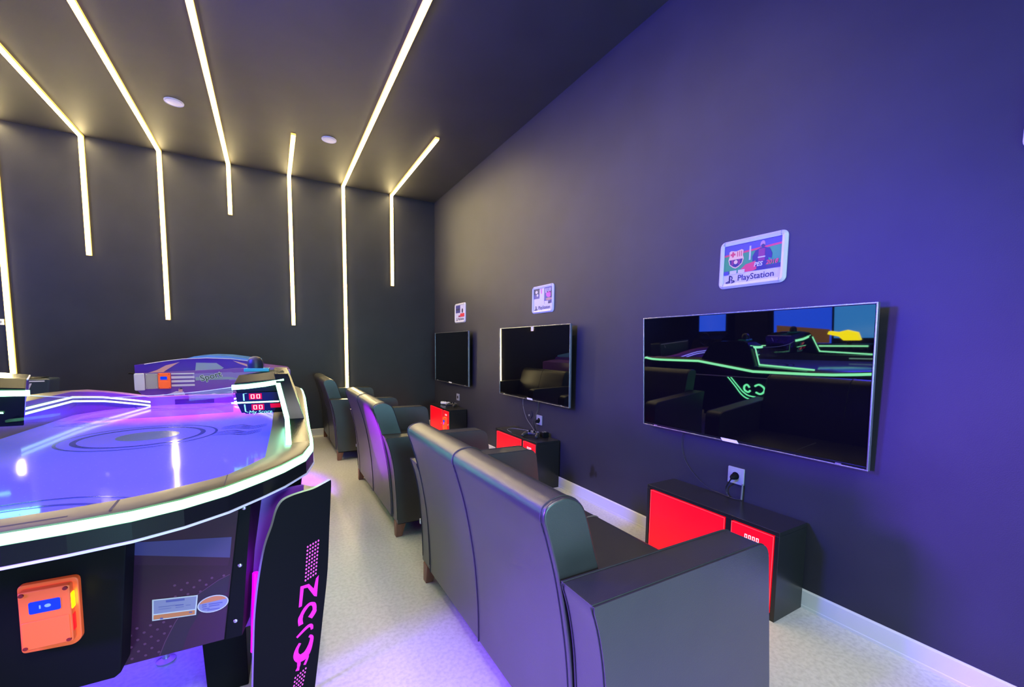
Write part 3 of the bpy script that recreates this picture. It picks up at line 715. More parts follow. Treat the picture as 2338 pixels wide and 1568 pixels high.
obj('centre_print', bm, [M_PRINT, M_PRINTG], obj_ps)
for s in (-1, 1):
    bm = new(); a0 = 0.16 if s < 0 else PI + .16
    annulus(bm, 0, s * 1.34, .345, .355, a0, a0 + PI - .32, 36, 0); annulus(bm, 0, s * 1.34, .280, .296, a0 + .05, a0 + PI - .37, 36, 0)
    obj('goal_arc', bm, [M_PRINT, M_PRINTG], obj_ps)
for (cx, cy, s) in ((.42, .12, 1), (.40, -.05, -1), (-.40, .55, 1), (-.38, .75, -1)):
    bm = new()
    for k in range(3):
        ribbon(bm, spline([(cx - .10, cy - .03 * k, 0), (cx - .02, cy + .05 - .05 * k, 0), (cx + .05, cy - .02 - .04 * k, 0), (cx + .12, cy + .03 - .03 * k, 0)], 5) and [(p.x, p.y) for p in spline([(cx - .10, cy - .03 * k, 0), (cx - .02, cy + .05 - .05 * k, 0), (cx + .05, cy - .02 - .04 * k, 0), (cx + .12, cy + .03 - .03 * k, 0)], 5)], [.004 + .012 * math.sin(PI * j / 15) for j in range(16)], zf, 0)
    obj('swirl_print', bm, [M_PRINT, M_PRINTG], obj_ps)
bm = new()
for i in range(-9, 10):
    for j in range(-21, 22):
        u, v = i * .058, j * .058
        if abs(v) < 1.13 or abs(u) < .35: 
            if abs(v) < 1.28: poly(bm, [(u + .0022 * math.cos(a * PI / 3), v + .0022 * math.sin(a * PI / 3), .7763) for a in range(6)])
o = obj('air_hole', bm, M_HOLE, obj_ps); o['kind'] = 'stuff'
# far inner wall light strips either side of the goal and along the left side
def wall_strip(pts, name='inner_wall_light', m=M_NEONW):
    bm = new(); rs = []
    for (u, v, z) in pts:
        k = .0045; L_ = math.hypot(u, v); du, dv = -u / L_ * k, -v / L_ * k
        rs.append([bm.verts.new(q) for q in ((u, v, z + .006), (u + du, v + dv, z + .006), (u + du, v + dv, z - .006), (u, v, z - .006))])
    for a, b in zip(rs, rs[1:]):
        for j in range(4): bm.faces.new((a[j], a[(j + 1) % 4], b[(j + 1) % 4], b[j]))
    bm.faces.new(rs[0]); bm.faces.new(rs[-1][::-1])
    obj(name, bm, m, T)
sq = .9965
def far_pts(s):
    base = [(.264, 1.301), (.330, 1.272), (.388, 1.237), (.440, 1.205), (.486, 1.168), (.535, 1.075), (.579, .979), (.58, .63), (.58, .36)]
    return [(s * a * sq, b * sq, .806 + lift(s * a, b) * .98) for a, b in base]
for s in (-1, 1):
    wall_strip(far_pts(s)); wall_strip([(a, b, z - .026) for a, b, z in far_pts(s)], 'wall_light_reflection')  # lower strip draws the upper one's reflection in the play surface
    wall_strip([(s * a * sq, -b * sq, .806) for a, b in ((.264, 1.301), (.330, 1.272), (.388, 1.237), (.440, 1.205), (.486, 1.168), (.535, 1.075), (.579, .979), (.58, .63))])
bm = new(); box(bm, (-.25, 1.335, .7765), (.25, 1.356, .815)); obj('goal_slot', bm, M_GROOVE, T)
bm = new(); box(bm, (-.25, -1.356, .7765), (.25, -1.335, .815)); obj('goal_slot', bm, M_GROOVE, T)
# body
bm = new()
tw = [(-.545, -1.17), (.545, -1.17), (.60, -.95), (.60, .95), (.545, 1.17), (-.545, 1.17), (-.60, .95), (-.60, -.95)]
bw = [(-.506, -1.17), (.506, -1.17), (.54, -.95), (.54, .95), (.506, 1.17), (-.506, 1.17), (-.54, .95), (-.54, -.95)]
A = [bm.verts.new((u, v, .745)) for u, v in tw]; B = [bm.verts.new((u, v, .302)) for u, v in bw]
bm.faces.new(A); bm.faces.new(B[::-1])
for k in range(8): bm.faces.new((A[k], A[(k + 1) % 8], B[(k + 1) % 8], B[k]))
body = obj('body', bm, M_BLACK, T)
# printed end panel (near end), with bands, arcs, dots
fp = lambda d: (lambda a, b: (a, -1.17 - d, b))
bm = new(); G = [M_MAROON, M_BAND1, M_BAND2, M_GREYARC, M_PINKLINE]
for s in (1, -1):
    bm = new()
    m_ = lambda pts, d, mi: poly(bm, [fp(d)(s * a, b) for a, b in pts], mi)
    m_([(.20, .742), (.513, .742), (.457, .303), (.20, .303)], .0010, 0)
    m_([(.20, .690), (.247, .6708), (.4896, .6377), (.4825, .5711), (.20, .645)], .0016, 1)
    m_([(.20, .645), (.4825, .5711), (.4765, .5459), (.20, .615)], .0016, 2)
    arc_o = [(.4805, .5161), (.45, .505), (.3936, .4712), (.355, .428), (.3364, .3985), (.31, .345), (.2954, .3061)]
    arc_i = [(.4725, .4595), (.44, .445), (.3966, .4086), (.37, .365), (.3519, .3106)]
    m_(arc_o + [(.3519, .3061)] + arc_i[::-1], .0017, 3)
    m_(arc_i + [(.3519, .304), (.457, .304), (.470, .43)], .0017, 2)
    ribbon(bm, [(s * a, b) for a, b in arc_o], .002, fp(.0022), 4)
    for i in range(9):
        for j in range(12):
            x = .232 + i * .031 + (.0155 if j % 2 else 0); z = .318 + j * .018
            # dots lie between the plum band and the outer arc
            t_ = max(0.0, min(1.0, (x - .2954) / (.4805 - .2954))); lim = .3061 + (.5161 - .3061) * t_ ** .55
            if x < .475 and z < .53 and (x < .292 or z > lim + .006) and z < lim + .115: m_(ell(x, z, .0038, .0038, 8), .0021, 4)
    obj('end_panel_print', bm, G, body)
for s in (1, -1):
    bm = new(); prism(bm, [(s * .5165, .742), (s * .545, .742), (s * .506, .303), (s * .461, .303)], -1.1745, -1.1702, 'y')
    edge = obj('corner_strip', bm, M_BLACK, T)
    for (a, b) in ((.5139, .7269), (.4966, .540), (.4782, .3571)):
        bm = new(); bmesh.ops.create_uvsphere(bm, u_segments=12, v_segments=8, radius=.0065, matrix=Matrix.Translation((s * (a + .012), -1.1745, b)) @ Matrix.Scale(.5, 4, (0, 1, 0))); obj('screw', bm, M_ALU, edge, smooth=True)
# stickers
bm = new(); prism(bm, [(.2862, .4860), (.3958, .4706), (.3888, .4080), (.2832, .4206)], -1.1735, -1.1725, 'y', 0); rl = obj('rating_label', bm, M_OFFW, body)
bm = new(); ff = fp(.0037)
poly(bm, [ff(a, b) for a, b in ((.2895, .4825), (.3925, .468), (.3875, .428), (.2875, .441))], 0)
poly(bm, [ff(a, b) for a, b in ((.2873, .4375), (.3868, .4245), (.3858, .411), (.2862, .424))], 1)
f2_ = fp(.0042)
for (a, b, w_, h_) in ((.318, .4695, .045, .0065), (.300, .459, .06, .0015), (.30, .452, .03, .0012), (.34, .452, .02, .0015), (.34, .446, .02, .0015), (.365, .446, .012, .0015), (.302, .4205, .007, .005), (.372, .4195, .008, .004)):
    sl = -.135
    poly(bm, [f2_(a, b), f2_(a + w_, b + sl * w_), f2_(a + w_, b + h_ + sl * w_), f2_(a, b + h_)], 2)
obj('label_print', bm, [M_STICK, M_STICKO, M_INKB], rl)
bm = new(); prism(bm, ell(.4335, .4315, .0405, .0270, 28), -1.1735, -1.1725, 'y'); ol = obj('oval_label', bm, M_OFFW, body)
bm = new(); poly(bm, [ff(a, b) for a, b in ell(.4335, .4315, .0375, .0242, 28)], 0); poly(bm, [f2_(a, b) for a, b in ell(.4335, .4315, .0375, .0242, 16, .35, PI - .35)], 1)
for (a, b, w_) in ((.405, .434, .012), (.405, .4275, .012), (.406, .4205, .018), (.422, .432, .036), (.422, .4255, .028), (.418, .4145, .032)): poly(bm, [f2_(a, b), f2_(a + w_, b - .1 * w_), f2_(a + w_, b + .003 - .1 * w_), f2_(a, b + .003)], 2)
obj('label_print', bm, [M_STICK, M_STICKO, M_INKB], ol)
# centre box with card reader at the near end
bm = new(); A = [(-.262, .742), (.262, .742), (.229, .333), (.215, .322), (-.215, .322), (-.229, .333)]
prism(bm, A, -1.25, -1.1705, 'y'); cb = obj('coin_box', bm, M_BLACK, T, bevel=.004, seg=2)
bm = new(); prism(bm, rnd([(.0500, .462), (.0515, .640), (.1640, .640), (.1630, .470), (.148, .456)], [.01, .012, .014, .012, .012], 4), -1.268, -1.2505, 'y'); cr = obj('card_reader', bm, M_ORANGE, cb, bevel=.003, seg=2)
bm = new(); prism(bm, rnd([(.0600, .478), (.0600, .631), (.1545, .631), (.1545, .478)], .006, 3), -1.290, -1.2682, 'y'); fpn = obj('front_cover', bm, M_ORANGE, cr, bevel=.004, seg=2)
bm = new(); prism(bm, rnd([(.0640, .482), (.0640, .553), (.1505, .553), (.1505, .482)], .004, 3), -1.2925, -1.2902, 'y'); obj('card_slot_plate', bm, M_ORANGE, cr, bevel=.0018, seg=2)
bm = new(); prism(bm, rrect(.0790, .572, .1360, .603, .004), -1.2912, -1.2898, 'y'); ld = obj('lcd', bm, M_LCD, cr)
bm = new(); ribbon(bm, [(.099, .583), (.099, .592)], .003, lambda a, b: (a, -1.2916, b)); poly(bm, [(a, -1.2916, b) for a, b in ell(.113, .588, .006, .0045, 14)]); obj('lcd_figures', bm, M_LCDT, ld)
for (a, b) in ((.0680, .624), (.1465, .624), (.1465, .4865), (.0680, .4865)):
    bm = new(); prism(bm, ell(a, b, .0050, .0045, 14), -1.2932, -1.2900, 'y'); obj('screw_hole', bm, M_ORHOLE, cr)
bm = new(); prism(bm, ell(1.279, .585, .006, .022, 16), -.1, .0, 'x'); bm.free()
bm = new(); prism(bm, [(-1.272, .565), (-1.286, .565), (-1.286, .605), (-1.272, .605)], .1543, .1562, 'x'); obj('side_light', bm, M_YGUN, cr)
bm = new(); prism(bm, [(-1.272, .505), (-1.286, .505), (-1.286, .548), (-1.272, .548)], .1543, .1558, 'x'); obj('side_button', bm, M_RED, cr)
# legs under the body
for s in (-1, 1):
    for sv in (-1, 1):
        bm = new(); x0, x1 = s * .365, s * .50
        prism(bm, [(x0, .3015), (x1, .3015), (x1 + s * .002, 0.0), (x0 + s * .014, 0.0)], sv * .85, sv * 1.0, 'y'); obj('leg', bm, M_BLACK, T, bevel=.004, seg=2)
for (u, v) in ((.205, -.72), (-.205, -.72)):
    bm = new(); lathe(bm, [(0, .0), (.030, .0), (.032, .008), (.012, .016), (.010, .30), (0, .301)], 20, (u, v, 0)); obj('leveling_foot', bm, M_ALU, T, smooth=True)
# corner wings with backlit cut-outs
WING = [(-.0758, .0), (-.0758, .1367), (-.0687, .2661), (-.0609, .3820), (-.0456, .4941), (-.0257, .5901), (-.0014, .6560), (.0134, .7036), (.0318, .7300), (.0596, .7400), (.0953, .7440), (.1323, .7466), (.1631, .7549), (.1949, .7651), (.1959, .7405), (.1860, .5961), (.1757, .4343), (.1557, .2759), (.1343, .1186), (.1174, .0)]
WING = WING[:2] + [(p.x, p.y) for p in spline([(a, b, 0) for a, b in WING[1:14]], 4)][1:] + [(p.x, p.y) for p in spline([(a, b, 0) for a, b in WING[13:]], 3)][1:]
GL_Z = [(.1429, .4276), (.1341, .351), (.1247, .3568), (.1031, .3979), (.0902, .4001), (.082, .3387), (.0715, .3387), (.0795, .4122), (.1081, .4098), (.124, .3852), (.133, .4195)]
def wing(su, sv, full):
    ang = R(20.33)
    o = empty('corner_wing', None, None); o.parent = T
    o.location = (su * .6045, sv * 1.1806, 0)
    # local: s axis outward along the panel, n toward the end of the table
    ds = Vector((su * math.cos(ang), -sv * math.sin(ang), 0)); dn = Vector((su * math.sin(ang), sv * math.cos(ang), 0))
    f = lambda n: (lambda a, b: tuple(ds * a + dn * (n + .10 * max(0, a - .05) * 0) + Vector((0, 0, b))))
    bm = new(); A = [bm.verts.new(f(0)(a, b)) for a, b in WING]; B = [bm.verts.new(f(-.016)(a, b)) for a, b in WING]
    bm.faces.new(A); bm.faces.new(B[::-1]); n = len(A)
    for k in range(n): bm.faces.new((A[k], B[k], B[(k + 1) % n], A[(k + 1) % n])).material_index = 1 if k < 49 else 0
    pl = obj('wing_panel', bm, [M_BLACK, mat('neon_lit_edge', (.40, .42, .42), .4)], o)  # neon highlight on top and side edges put into a paler material
    bm = new()
    def stroke(pts, w): ribbon(bm, pts, w, f(.0012))
    poly(bm, [f(.0012)(a, b) for a, b in GL_Z])
    sp2 = lambda pts: [(p.x, p.y) for p in spline([(a, b, 0) for a, b in pts], 5)]
    stroke(sp2([(.1085, .2835), (.1235, .3020), (.1230, .3260), (.1075, .3340), (.0890, .3200), (.0760, .2960), (.0770, .2720)]), [.018] * 6 + [.014] * 6 + [.012] * 6 + [.013] * 6 + [.016] * 7)
    stroke(sp2([(.1140, .2370), (.1120, .2520), (.0980, .2540), (.0620, .2330)]), [.008 + .004 * math.sin(PI * k / 15) for k in range(16)])
    ww = [.009, .012, .019, .027, .030, .024, .016, .012, .009]
    wi = [ww[min(k // 5, 8)] + (ww[min(k // 5 + 1, 8)] - ww[min(k // 5, 8)]) * (k % 5) / 5 for k in range(41)]
    stroke(sp2([(.0723, .2075), (.0610, .1900), (.0580, .1700), (.0670, .1540), (.0820, .1520), (.0960, .1620), (.1075, .1850), (.1125, .2080), (.1035, .2180)]), wi)
    stroke(sp2([(.0930, .1580), (.0960, .1420), (.0850, .1190)]), .009); stroke(sp2([(.0660, .1560), (.0660, .1300), (.0600, .1110)]), [.012] * 6 + [.010, .009, .011, .013, .012])
    lg = obj('logo_cutout', bm, M_LOGO, pl)
    bm = new()
    for j in range(10):
        for i in range(5):
            t_ = j / 9; s0 = (.1076 + (.0969 - .1076) * t_) ; e0 = (.1452 + (.1325 - .1452) * t_)
            z0 = .5449 + (.4271 - .5449) * t_; z1 = .5547 + (.4375 - .5547) * t_
            poly(bm, [f(.0012)(a, b) for a, b in ell(s0 + (e0 - s0) * i / 4, z0 + (z1 - z0) * i / 4, .0032, .0042, 8)])
    obj('dot_cutout', bm, M_LOGODOT, pl); bm = new()
    for j in range(6):
        for i in range(5):
            t_ = j / 5; poly(bm, [f(.0012)(a, b) for a, b in ell(.0529 - .012 * t_ + (.036 - .004 * t_) * i / 4, .0893 - .066 * t_ + .014 * i / 4, .003, .004, 8)])
    obj('dot_cutout', bm, M_LOGODOT, pl)
    # magenta tube and inner plate behind the wing
    bm = new(); tube(bm, [f(-.085)(-.046, .20), f(-.085)(-.031, .475)], .010, 10); obj('magenta_tube', bm, M_MAGENTA, o)
    bm = new(); P4 = [f(-.14)(-.11, .27), f(-.10)(.12, .27), f(-.10)(.14, .735), f(-.14)(-.06, .735)]
    A = [bm.verts.new(p) for p in P4]; B = [bm.verts.new((Vector(p) - dn * .012)[:]) for p in P4]
    bm.faces.new(A); bm.faces.new(B[::-1])
    for k in range(4): bm.faces.new((A[k], B[k], B[(k + 1) % 4], A[(k + 1) % 4]))
    obj('inner_plate', bm, mat('violet_lit_plate', (.22, .05, .50), .4), o)  # violet light behind the wing put into the plate's colour
    return o
for su in (1, -1):
    for sv in (-1, 1): wing(su, sv, True)
# side towers with score displays
def tower(su):
    o = empty('score_tower', None, None); o.parent = T
    m = lambda p: (su * p[0], p[1], p[2])
    # side fin: ramped ridge on the rail
    bm = new()
    pr = [(-.80, .838), (-.30, .868), (-.24, 1.03), (-.20, 1.095), (-.10, 1.115), (.10, 1.115), (.20, 1.095), (.24, 1.03), (.30, .90), (.55, .89)]
    inn = lambda z: .585 + .02 * 0 + (.03 if z < .95 else .0); out = lambda z: .735 - max(0, z - .84) * .30
    A = [bm.verts.new(m((.645 - max(0, z - .84) * .20, v, z))) for v, z in pr]; B = [bm.verts.new(m((out(z), v, z))) for v, z in pr]
    lowA = [bm.verts.new(m((.645, v, .836))) for v, z in pr]; lowB = [bm.verts.new(m((.735, v, .836))) for v, z in pr]
    for k in range(len(pr) - 1):
        bm.faces.new((A[k], A[k + 1], B[k + 1], B[k])); bm.faces.new((A[k], lowA[k], lowA[k + 1], A[k + 1])); bm.faces.new((B[k], B[k + 1], lowB[k + 1], lowB[k]))
    obj('side_fin', bm, M_BLACKG, o, smooth=True)
    for sv in (-1, 1):
        bm = new(); P_ = [(.655, sv * .80, .846), (.648, sv * .31, .875), (.612, sv * .25, 1.045)]
        rs = []
        for (u, v, z) in P_:
            rs.append([bm.verts.new(m(q)) for q in ((u - .010, v - .002, z - .006), (u + .010, v - .002, z - .006), (u + .010, v - .002, z + .006), (u - .010, v - .002, z + .006))])
        for a, b in zip(rs, rs[1:]):
            for j in range(4): bm.faces.new((a[j], a[(j + 1) % 4], b[(j + 1) % 4], b[j]))
        bm.faces.new(rs[0]); bm.faces.new(rs[-1][::-1])
        if sv < 0: obj('fin_light', bm, M_NEON, o)
        else: bm.free()
    # head leaning over the play surface
    bm = new()
    prof = [(-.155, .885), (-.205, 1.005), (-.215, 1.050), (-.16, 1.088), (.17, 1.088), (.20, 1.070), (.20, 1.005), (-.05, .985), (-.10, .885)]
    ue = .418 if su > 0 else .318
    ulo = lambda v, z: ue + (1.05 - z) * .10 + .36 * (v + .21)
    A = [bm.verts.new(m((ulo(v, z), v, z))) for v, z in prof]; B = [bm.verts.new(m((.640, v, z + .022 * (1 if z > 1.0 else 0)))) for v, z in prof]
    bm.faces.new(A); bm.faces.new(B[::-1]); n = len(prof)
    for k in range(n): bm.faces.new((A[k], A[(k + 1) % n], B[(k + 1) % n], B[k]))
    hd = obj('display_head', bm, M_BLACKG, o, bevel=.004, seg=2)
    bm = new(); tube(bm, [m((ulo(v, 1.084) - .002, v, 1.084)) for v in (-.15, .165)], .003, 6); obj('end_trim', bm, M_STRIPE, hd)
    bm = new(); rs = [m((ulo(v, z) - .0025, v, z)) for v, z in ((.085, 1.015), (.095, 1.015), (.115, 1.058), (.105, 1.058))]; poly(bm, rs); obj('side_lamp', bm, M_STRIPE, hd)
    for sv in (-1,):
        bm = new(); rs = []
        for (u, z) in ((ue - .010, 1.030), (.47, 1.033), (.55, 1.042), (.638, 1.058)):
            rs.append([bm.verts.new(m((u, sv * q, zz))) for q, zz in ((.206, z - .012), (.220, z - .011), (.222, z + .011), (.206, z + .013))])
        for a, b in zip(rs, rs[1:]):
            for j in range(4): bm.faces.new((a[j], a[(j + 1) % 4], b[(j + 1) % 4], b[j]))
        bm.faces.new(rs[0]); bm.faces.new(rs[-1][::-1]); obj('head_light', bm, M_NEON, hd)
        # sloping display face: a along u, b from 0 (bottom) to 1 (top)
        def fd(d): return lambda a, b: m((a, sv * (.155 + .050 * b + d), .885 + .120 * b - d * .3))
        bm = new(); poly(bm, [fd(.0015)(a, b) for a, b in ((.440, .06), (.585, .02), (.61, .47), (.424, .50))]); poly(bm, [fd(.0015)(a, b) for a, b in ((.424, .56), (.61, .53), (.61, .97), (.42, .97))])
        dp = obj('display_window', bm, M_NAVY, hd)
        bm = new()
        for (c0, c1) in (((.478, .66), (.535, .93)), ((.486, .16), (.543, .44))): poly(bm, [fd(.0022)(a, b) for a, b in ((c0[0], c0[1]), (c1[0], c0[1]), (c1[0], c1[1]), (c0[0], c1[1]))], 0)
        poly(bm, [fd(.0022)(a, b) for a, b in ((.572, .24), (.618, .24), (.618, .44), (.570, .44))], 0)
        obj('red_window', bm, M_DIGBG, dp)
        bm = new()
        for cx, cy in ((.494, .795), (.519, .795), (.502, .30), (.527, .30)):
            cx2 = cx
            for (a, b, c, d) in ((-.008, .075, .008, .095), (-.008, -.095, .008, -.075), (-.008, -.07, -.0045, .07), (.0045, -.07, .008, .07)):
                poly(bm, [fd(.003)(cx2 + p, cy + q) for p, q in ((a, b), (c, b), (c, d), (a, d))])
        obj('score_digits', bm, M_DIGIT, dp)
        bm = new()
        for pts in ([(.470, .95), (.455, .93), (.455, .62)], [(.456, .45), (.458, .12), (.468, .08), (.480, .08)]): ribbon(bm, pts, .006, fd(.0026))
        tx = text_bm('My Score', .028, depth=.0002, shear=.15)
        for v in tx.verts:
            a, b = v.co.x, v.co.y
            if su * sv > 0: a = -a     # keep the lettering readable from its own side
            v.co = Vector(fd(.003)(.525 + a, .07 + b / .13))
        join(bm, tx)
        obj('display_print', bm, M_CYAN, dp)
        bm = new()
        for b0 in (.505, .545): poly(bm, [fd(.003)(a, b) for a, b in ((.40, b0), (.612, b0 - .005), (.612, b0 + .015), (.40, b0 + .02))])
        obj('mirrored_neon_bars', bm, M_NEON, dp)  # added glowing bars stand for the neon line mirrored across the display
    bm = new(); box(bm, *( ((su * .455 if su > 0 else su * .57), -.14, 1.104), ((su * .57 if su > 0 else su * .455), -.05, 1.122)) ); lb = obj('lamp_base', bm, M_TEAL, o, bevel=.004, seg=2)
    bm = new(); lathe(bm, [(.036, 0), (.037, .020), (.034, .040), (.024, .056), (.010, .062), (0, .063)], 24, (su * .505, -.095, 1.122)); obj('lamp_dome', bm, M_DOME, lb, smooth=True)
    return o
tower(1); tower(-1)
# clear guard sheet between the towers, sagging at its middle
bm = new(); n = 24; rs = []
for k in range(n + 1):
    u = -.405 + .81 * k / n; sag = .028 * (1 - (2 * k / n - 1) ** 2); v0 = -.165 - .05 * (1 - (2 * k / n - 1) ** 2)
    rs.append([bm.verts.new(q) for q in ((u, v0, .90), (u, v0 + .004, .90), (u, v0 + .004, 1.026 - sag), (u, v0, 1.026 - sag))])
for a, b in zip(rs, rs[1:]):
    for j in range(4): bm.faces.new((a[j], a[(j + 1) % 4], b[(j + 1) % 4], b[j]))
bm.faces.new(rs[0]); bm.faces.new(rs[-1][::-1]); ac = obj('clear_guard', bm, M_ACRYL, T, smooth=True)
bm = new(); tube(bm, [(-.405 + .81 * k / n, -.163 - .05 * (1 - (2 * k / n - 1) ** 2), 1.0285 - .028 * (1 - (2 * k / n - 1) ** 2)) for k in range(n + 1)], .0018, 6); obj('edge_glint', bm, M_TRIMGLOW, ac)  # light caught along the sheet's edge drawn as a glowing line
# lit side panels: trapezoid outline and logo, facing sofas and the other side
for s in (1, -1):
    fs = lambda a, b: (s * (.585 + (b - .62) * .12), a, b)
    for off in (0, .035):
        bm = new()
        tube(bm, spline([fs(.06 - off, .735), fs(-.02 - off, .63), fs(-.10 - off * .4, .525 + off), fs(-.20, .49 + off), fs(-.46, .49 + off), fs(-.58 + off * .4, .525 + off), fs(-.66 + off, .63), fs(-.74 + off, .735)], 5), .006, 6)
        obj('side_light_outline', bm, M_NEON2, T)
    for pts in ([(-.18, .62), (-.155, .65), (-.125, .63), (-.125, .59), (-.16, .57), (-.185, .59)], [(-.235, .64), (-.28, .66), (-.325, .63), (-.325, .59), (-.285, .56), (-.24, .575)], [(-.40, .65), (-.435, .61), (-.435, .56)], [(-.47, .65), (-.437, .608)]):
        bm = new(); tube(bm, spline([fs(a, b) for a, b in pts], 5), .010, 6)
        obj('side_logo_stroke', bm, M_NEON2, T)

# ------------------------------------------------------------------ game machine at the end wall
SY = 5.25
Gm = empty('sport_game_machine', 'purple sport game machine with orange card reader against the end wall', 'game machine', (-2.75, SY, 0))
ox = 2.75
bm = new(); sil = [(-3.20, 0), (-2.05, 0), (-2.05, .97), (-2.30, 1.005), (-3.365, .955), (-3.365, .80), (-3.25, .66)]
prism(bm, [(x + ox, z) for x, z in sil], 0, .85, 'y'); mb = obj('cabinet', bm, M_PURPLE, Gm, bevel=.004, seg=2)
fy = lambda d: (lambda x, z: (x + ox, -d, z))
bm = new()   # arched play window above the side panel
arch = [(-3.365, .956), (-3.365, 1.035), (-3.29, 1.04), (-3.15, 1.068), (-3.0, 1.090), (-2.80, 1.100), (-2.60, 1.092), (-2.45, 1.070), (-2.33, 1.045), (-2.30, 1.004)]
prism(bm, [(x + ox, z) for x, z in arch], .004, .84, 'y'); obj('window_housing', bm, M_PURPLED, Gm)
bm = new()
top = [(-2.98, 1.093), (-2.90, 1.118), (-2.78, 1.128), (-2.62, 1.122), (-2.48, 1.10), (-2.33, 1.075), (-2.33, 1.048), (-2.45, 1.073), (-2.60, 1.095), (-2.80, 1.103)]
prism(bm, [(x + ox, z) for x, z in top], -.004, .80, 'y'); obj('blue_hood', bm, M_BLUEGL, Gm)
bm = new()
P_ = lambda pts, d, mi: poly(bm, [fy(d)(x, z) for x, z in pts], mi)
P_([(-3.27, .958), (-3.20, .985), (-3.13, 1.03), (-3.02, 1.062), (-3.06, 1.035), (-3.12, .99), (-3.16, .958)], -.0025, 0)
P_([(-2.58, 1.075), (-2.48, 1.045), (-2.38, 1.0), (-2.36, .99), (-2.44, 1.005), (-2.53, 1.045)], -.0025, 0)
P_([(-2.90, .97), (-2.89, 1.055), (-2.72, 1.05), (-2.66, 1.0), (-2.70, .97)], -.0025, 1)
P_([(-2.60, .945), (-2.30, .965), (-2.30, .86), (-2.62, .87)], .001, 2); P_([(-2.92, .945), (-2.60, .955), (-2.45, .91), (-2.92, .89)], .0012, 2)
P_([(-2.90, .91), (-2.62, .905), (-2.50, .88), (-2.90, .875)], .0016, 1)
obj('window_graphic', bm, [M_PEACH, M_SKYG, M_LAV], Gm)
bm = new(); tube(bm, [fy(.002)(x, z + .002) for x, z in arch[2:9]], .004, 6); obj('arch_trim', bm, M_STRIPE, Gm, smooth=True)
bm = new(); prism(bm, [(x + ox, z) for x, z in rrect(-3.370, .790, -3.292, .956, .012)], -.022, -.0002, 'y'); obj('end_cap', bm, M_STRIPE, Gm, bevel=.008)
bm = new(); prism(bm, [(x + ox, z) for x, z in rrect(-3.288, .802, -3.196, .953, .004)], -.010, -.0002, 'y'); gp = obj('steel_plate', bm, M_STEELP, Gm)
for a in (-3.278, -3.206):
    for b in (.815, .940):
        bm = new(); bmesh.ops.create_uvsphere(bm, u_segments=10, v_segments=6, radius=.006, matrix=Matrix.Translation((a + ox, -.010, b))); obj('screw', bm, M_ALU, gp, smooth=True)
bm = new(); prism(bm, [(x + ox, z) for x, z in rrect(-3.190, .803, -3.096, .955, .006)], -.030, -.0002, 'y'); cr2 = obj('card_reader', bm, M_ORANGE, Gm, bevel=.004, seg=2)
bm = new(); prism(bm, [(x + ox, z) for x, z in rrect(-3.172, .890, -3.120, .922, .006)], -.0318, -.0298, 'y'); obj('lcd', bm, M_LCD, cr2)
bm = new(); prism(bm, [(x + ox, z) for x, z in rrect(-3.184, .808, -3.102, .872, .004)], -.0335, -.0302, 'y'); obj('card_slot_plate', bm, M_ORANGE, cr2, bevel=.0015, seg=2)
for a in (-3.182, -3.106):
    for b in (.812, .946):
        bm = new(); prism(bm, ell(a + ox, b, .004, .004, 8), -.0342, -.0300, 'y'); obj('screw_hole', bm, M_ORHOLE, cr2)
for z0, z1 in ((.939, .953), (.898, .922), (.860, .882), (.820, .840)):
    bm = new(); box(bm, (-3.092 + ox, -.006, z0), (-2.908 + ox, -.0002, z1)); obj('white_bar', bm, M_STRIPE, Gm)
MX = Matrix(((1, 0, 0, 0), (0, 0, -1, 0), (0, 1, 0, 0), (0, 0, 0, 1)))
Ms = lambda y: Matrix.Translation((-2.772 + ox, y, .913)) @ Matrix.Rotation(R(-15), 4, 'Y') @ MX
bm = new(); join(bm, text_bm('Sport', .082, depth=.001, bold=.0045), Ms(-.003)); obj('lettering_outline', bm, M_TEXTO, Gm)
bm = new(); join(bm, text_bm('Sport', .082, depth=.001, bold=.0012), Ms(-.0045)); obj('lettering', bm, M_TEXTG, Gm)
bm = new()   # printed player, ball and goal marks low on the side
P_ = lambda pts, d, mi: poly(bm, [fy(d)(x, z) for x, z in pts], mi)
P_([(-3.16, .735), (-3.10, .755), (-3.06, .772), (-3.00, .765), (-2.985, .715), (-3.07, .715), (-3.08, .74)], .0014, 0)
P_([(-3.24, .728), (-3.16, .748), (-3.14, .738), (-3.23, .718)], .0015, 1); P_(ell(-3.025, .782, .018, .020, 14), .0016, 1); P_([(-3.042, .790), (-3.02, .806), (-3.004, .790)], .0018, 2)
obj('player_print', bm, [M_STRIPE, M_PEACH, M_DARKP], Gm); bm = new()
P_(ell(-2.755, .722, .024, .018, 16), .0014, 0); P_(ell(-2.715, .722, .017, .017, 14), .0015, 2)
obj('ball_print', bm, [M_STRIPE, M_PEACH, M_DARKP], Gm); bm = new()
for x in (-2.60, -2.54, -2.48): ribbon(bm, [(x, .70), (x + .012, .80)], .005, fy(.0014), 0)
ribbon(bm, [(-2.66, .785), (-2.45, .80)], .005, fy(.0015), 0); ribbon(bm, [(-2.64, .745), (-2.45, .755)], .005, fy(.0015), 0)
obj('goal_print', bm, [M_STRIPE, M_PEACH, M_DARKP], Gm)
bm = new(); tube(bm, [fy(.0)(-3.367, .95), fy(.0)(-3.40, .958), fy(.0)(-3.41, .952)], .008, 8); obj('handle', bm, M_BLACK, Gm)

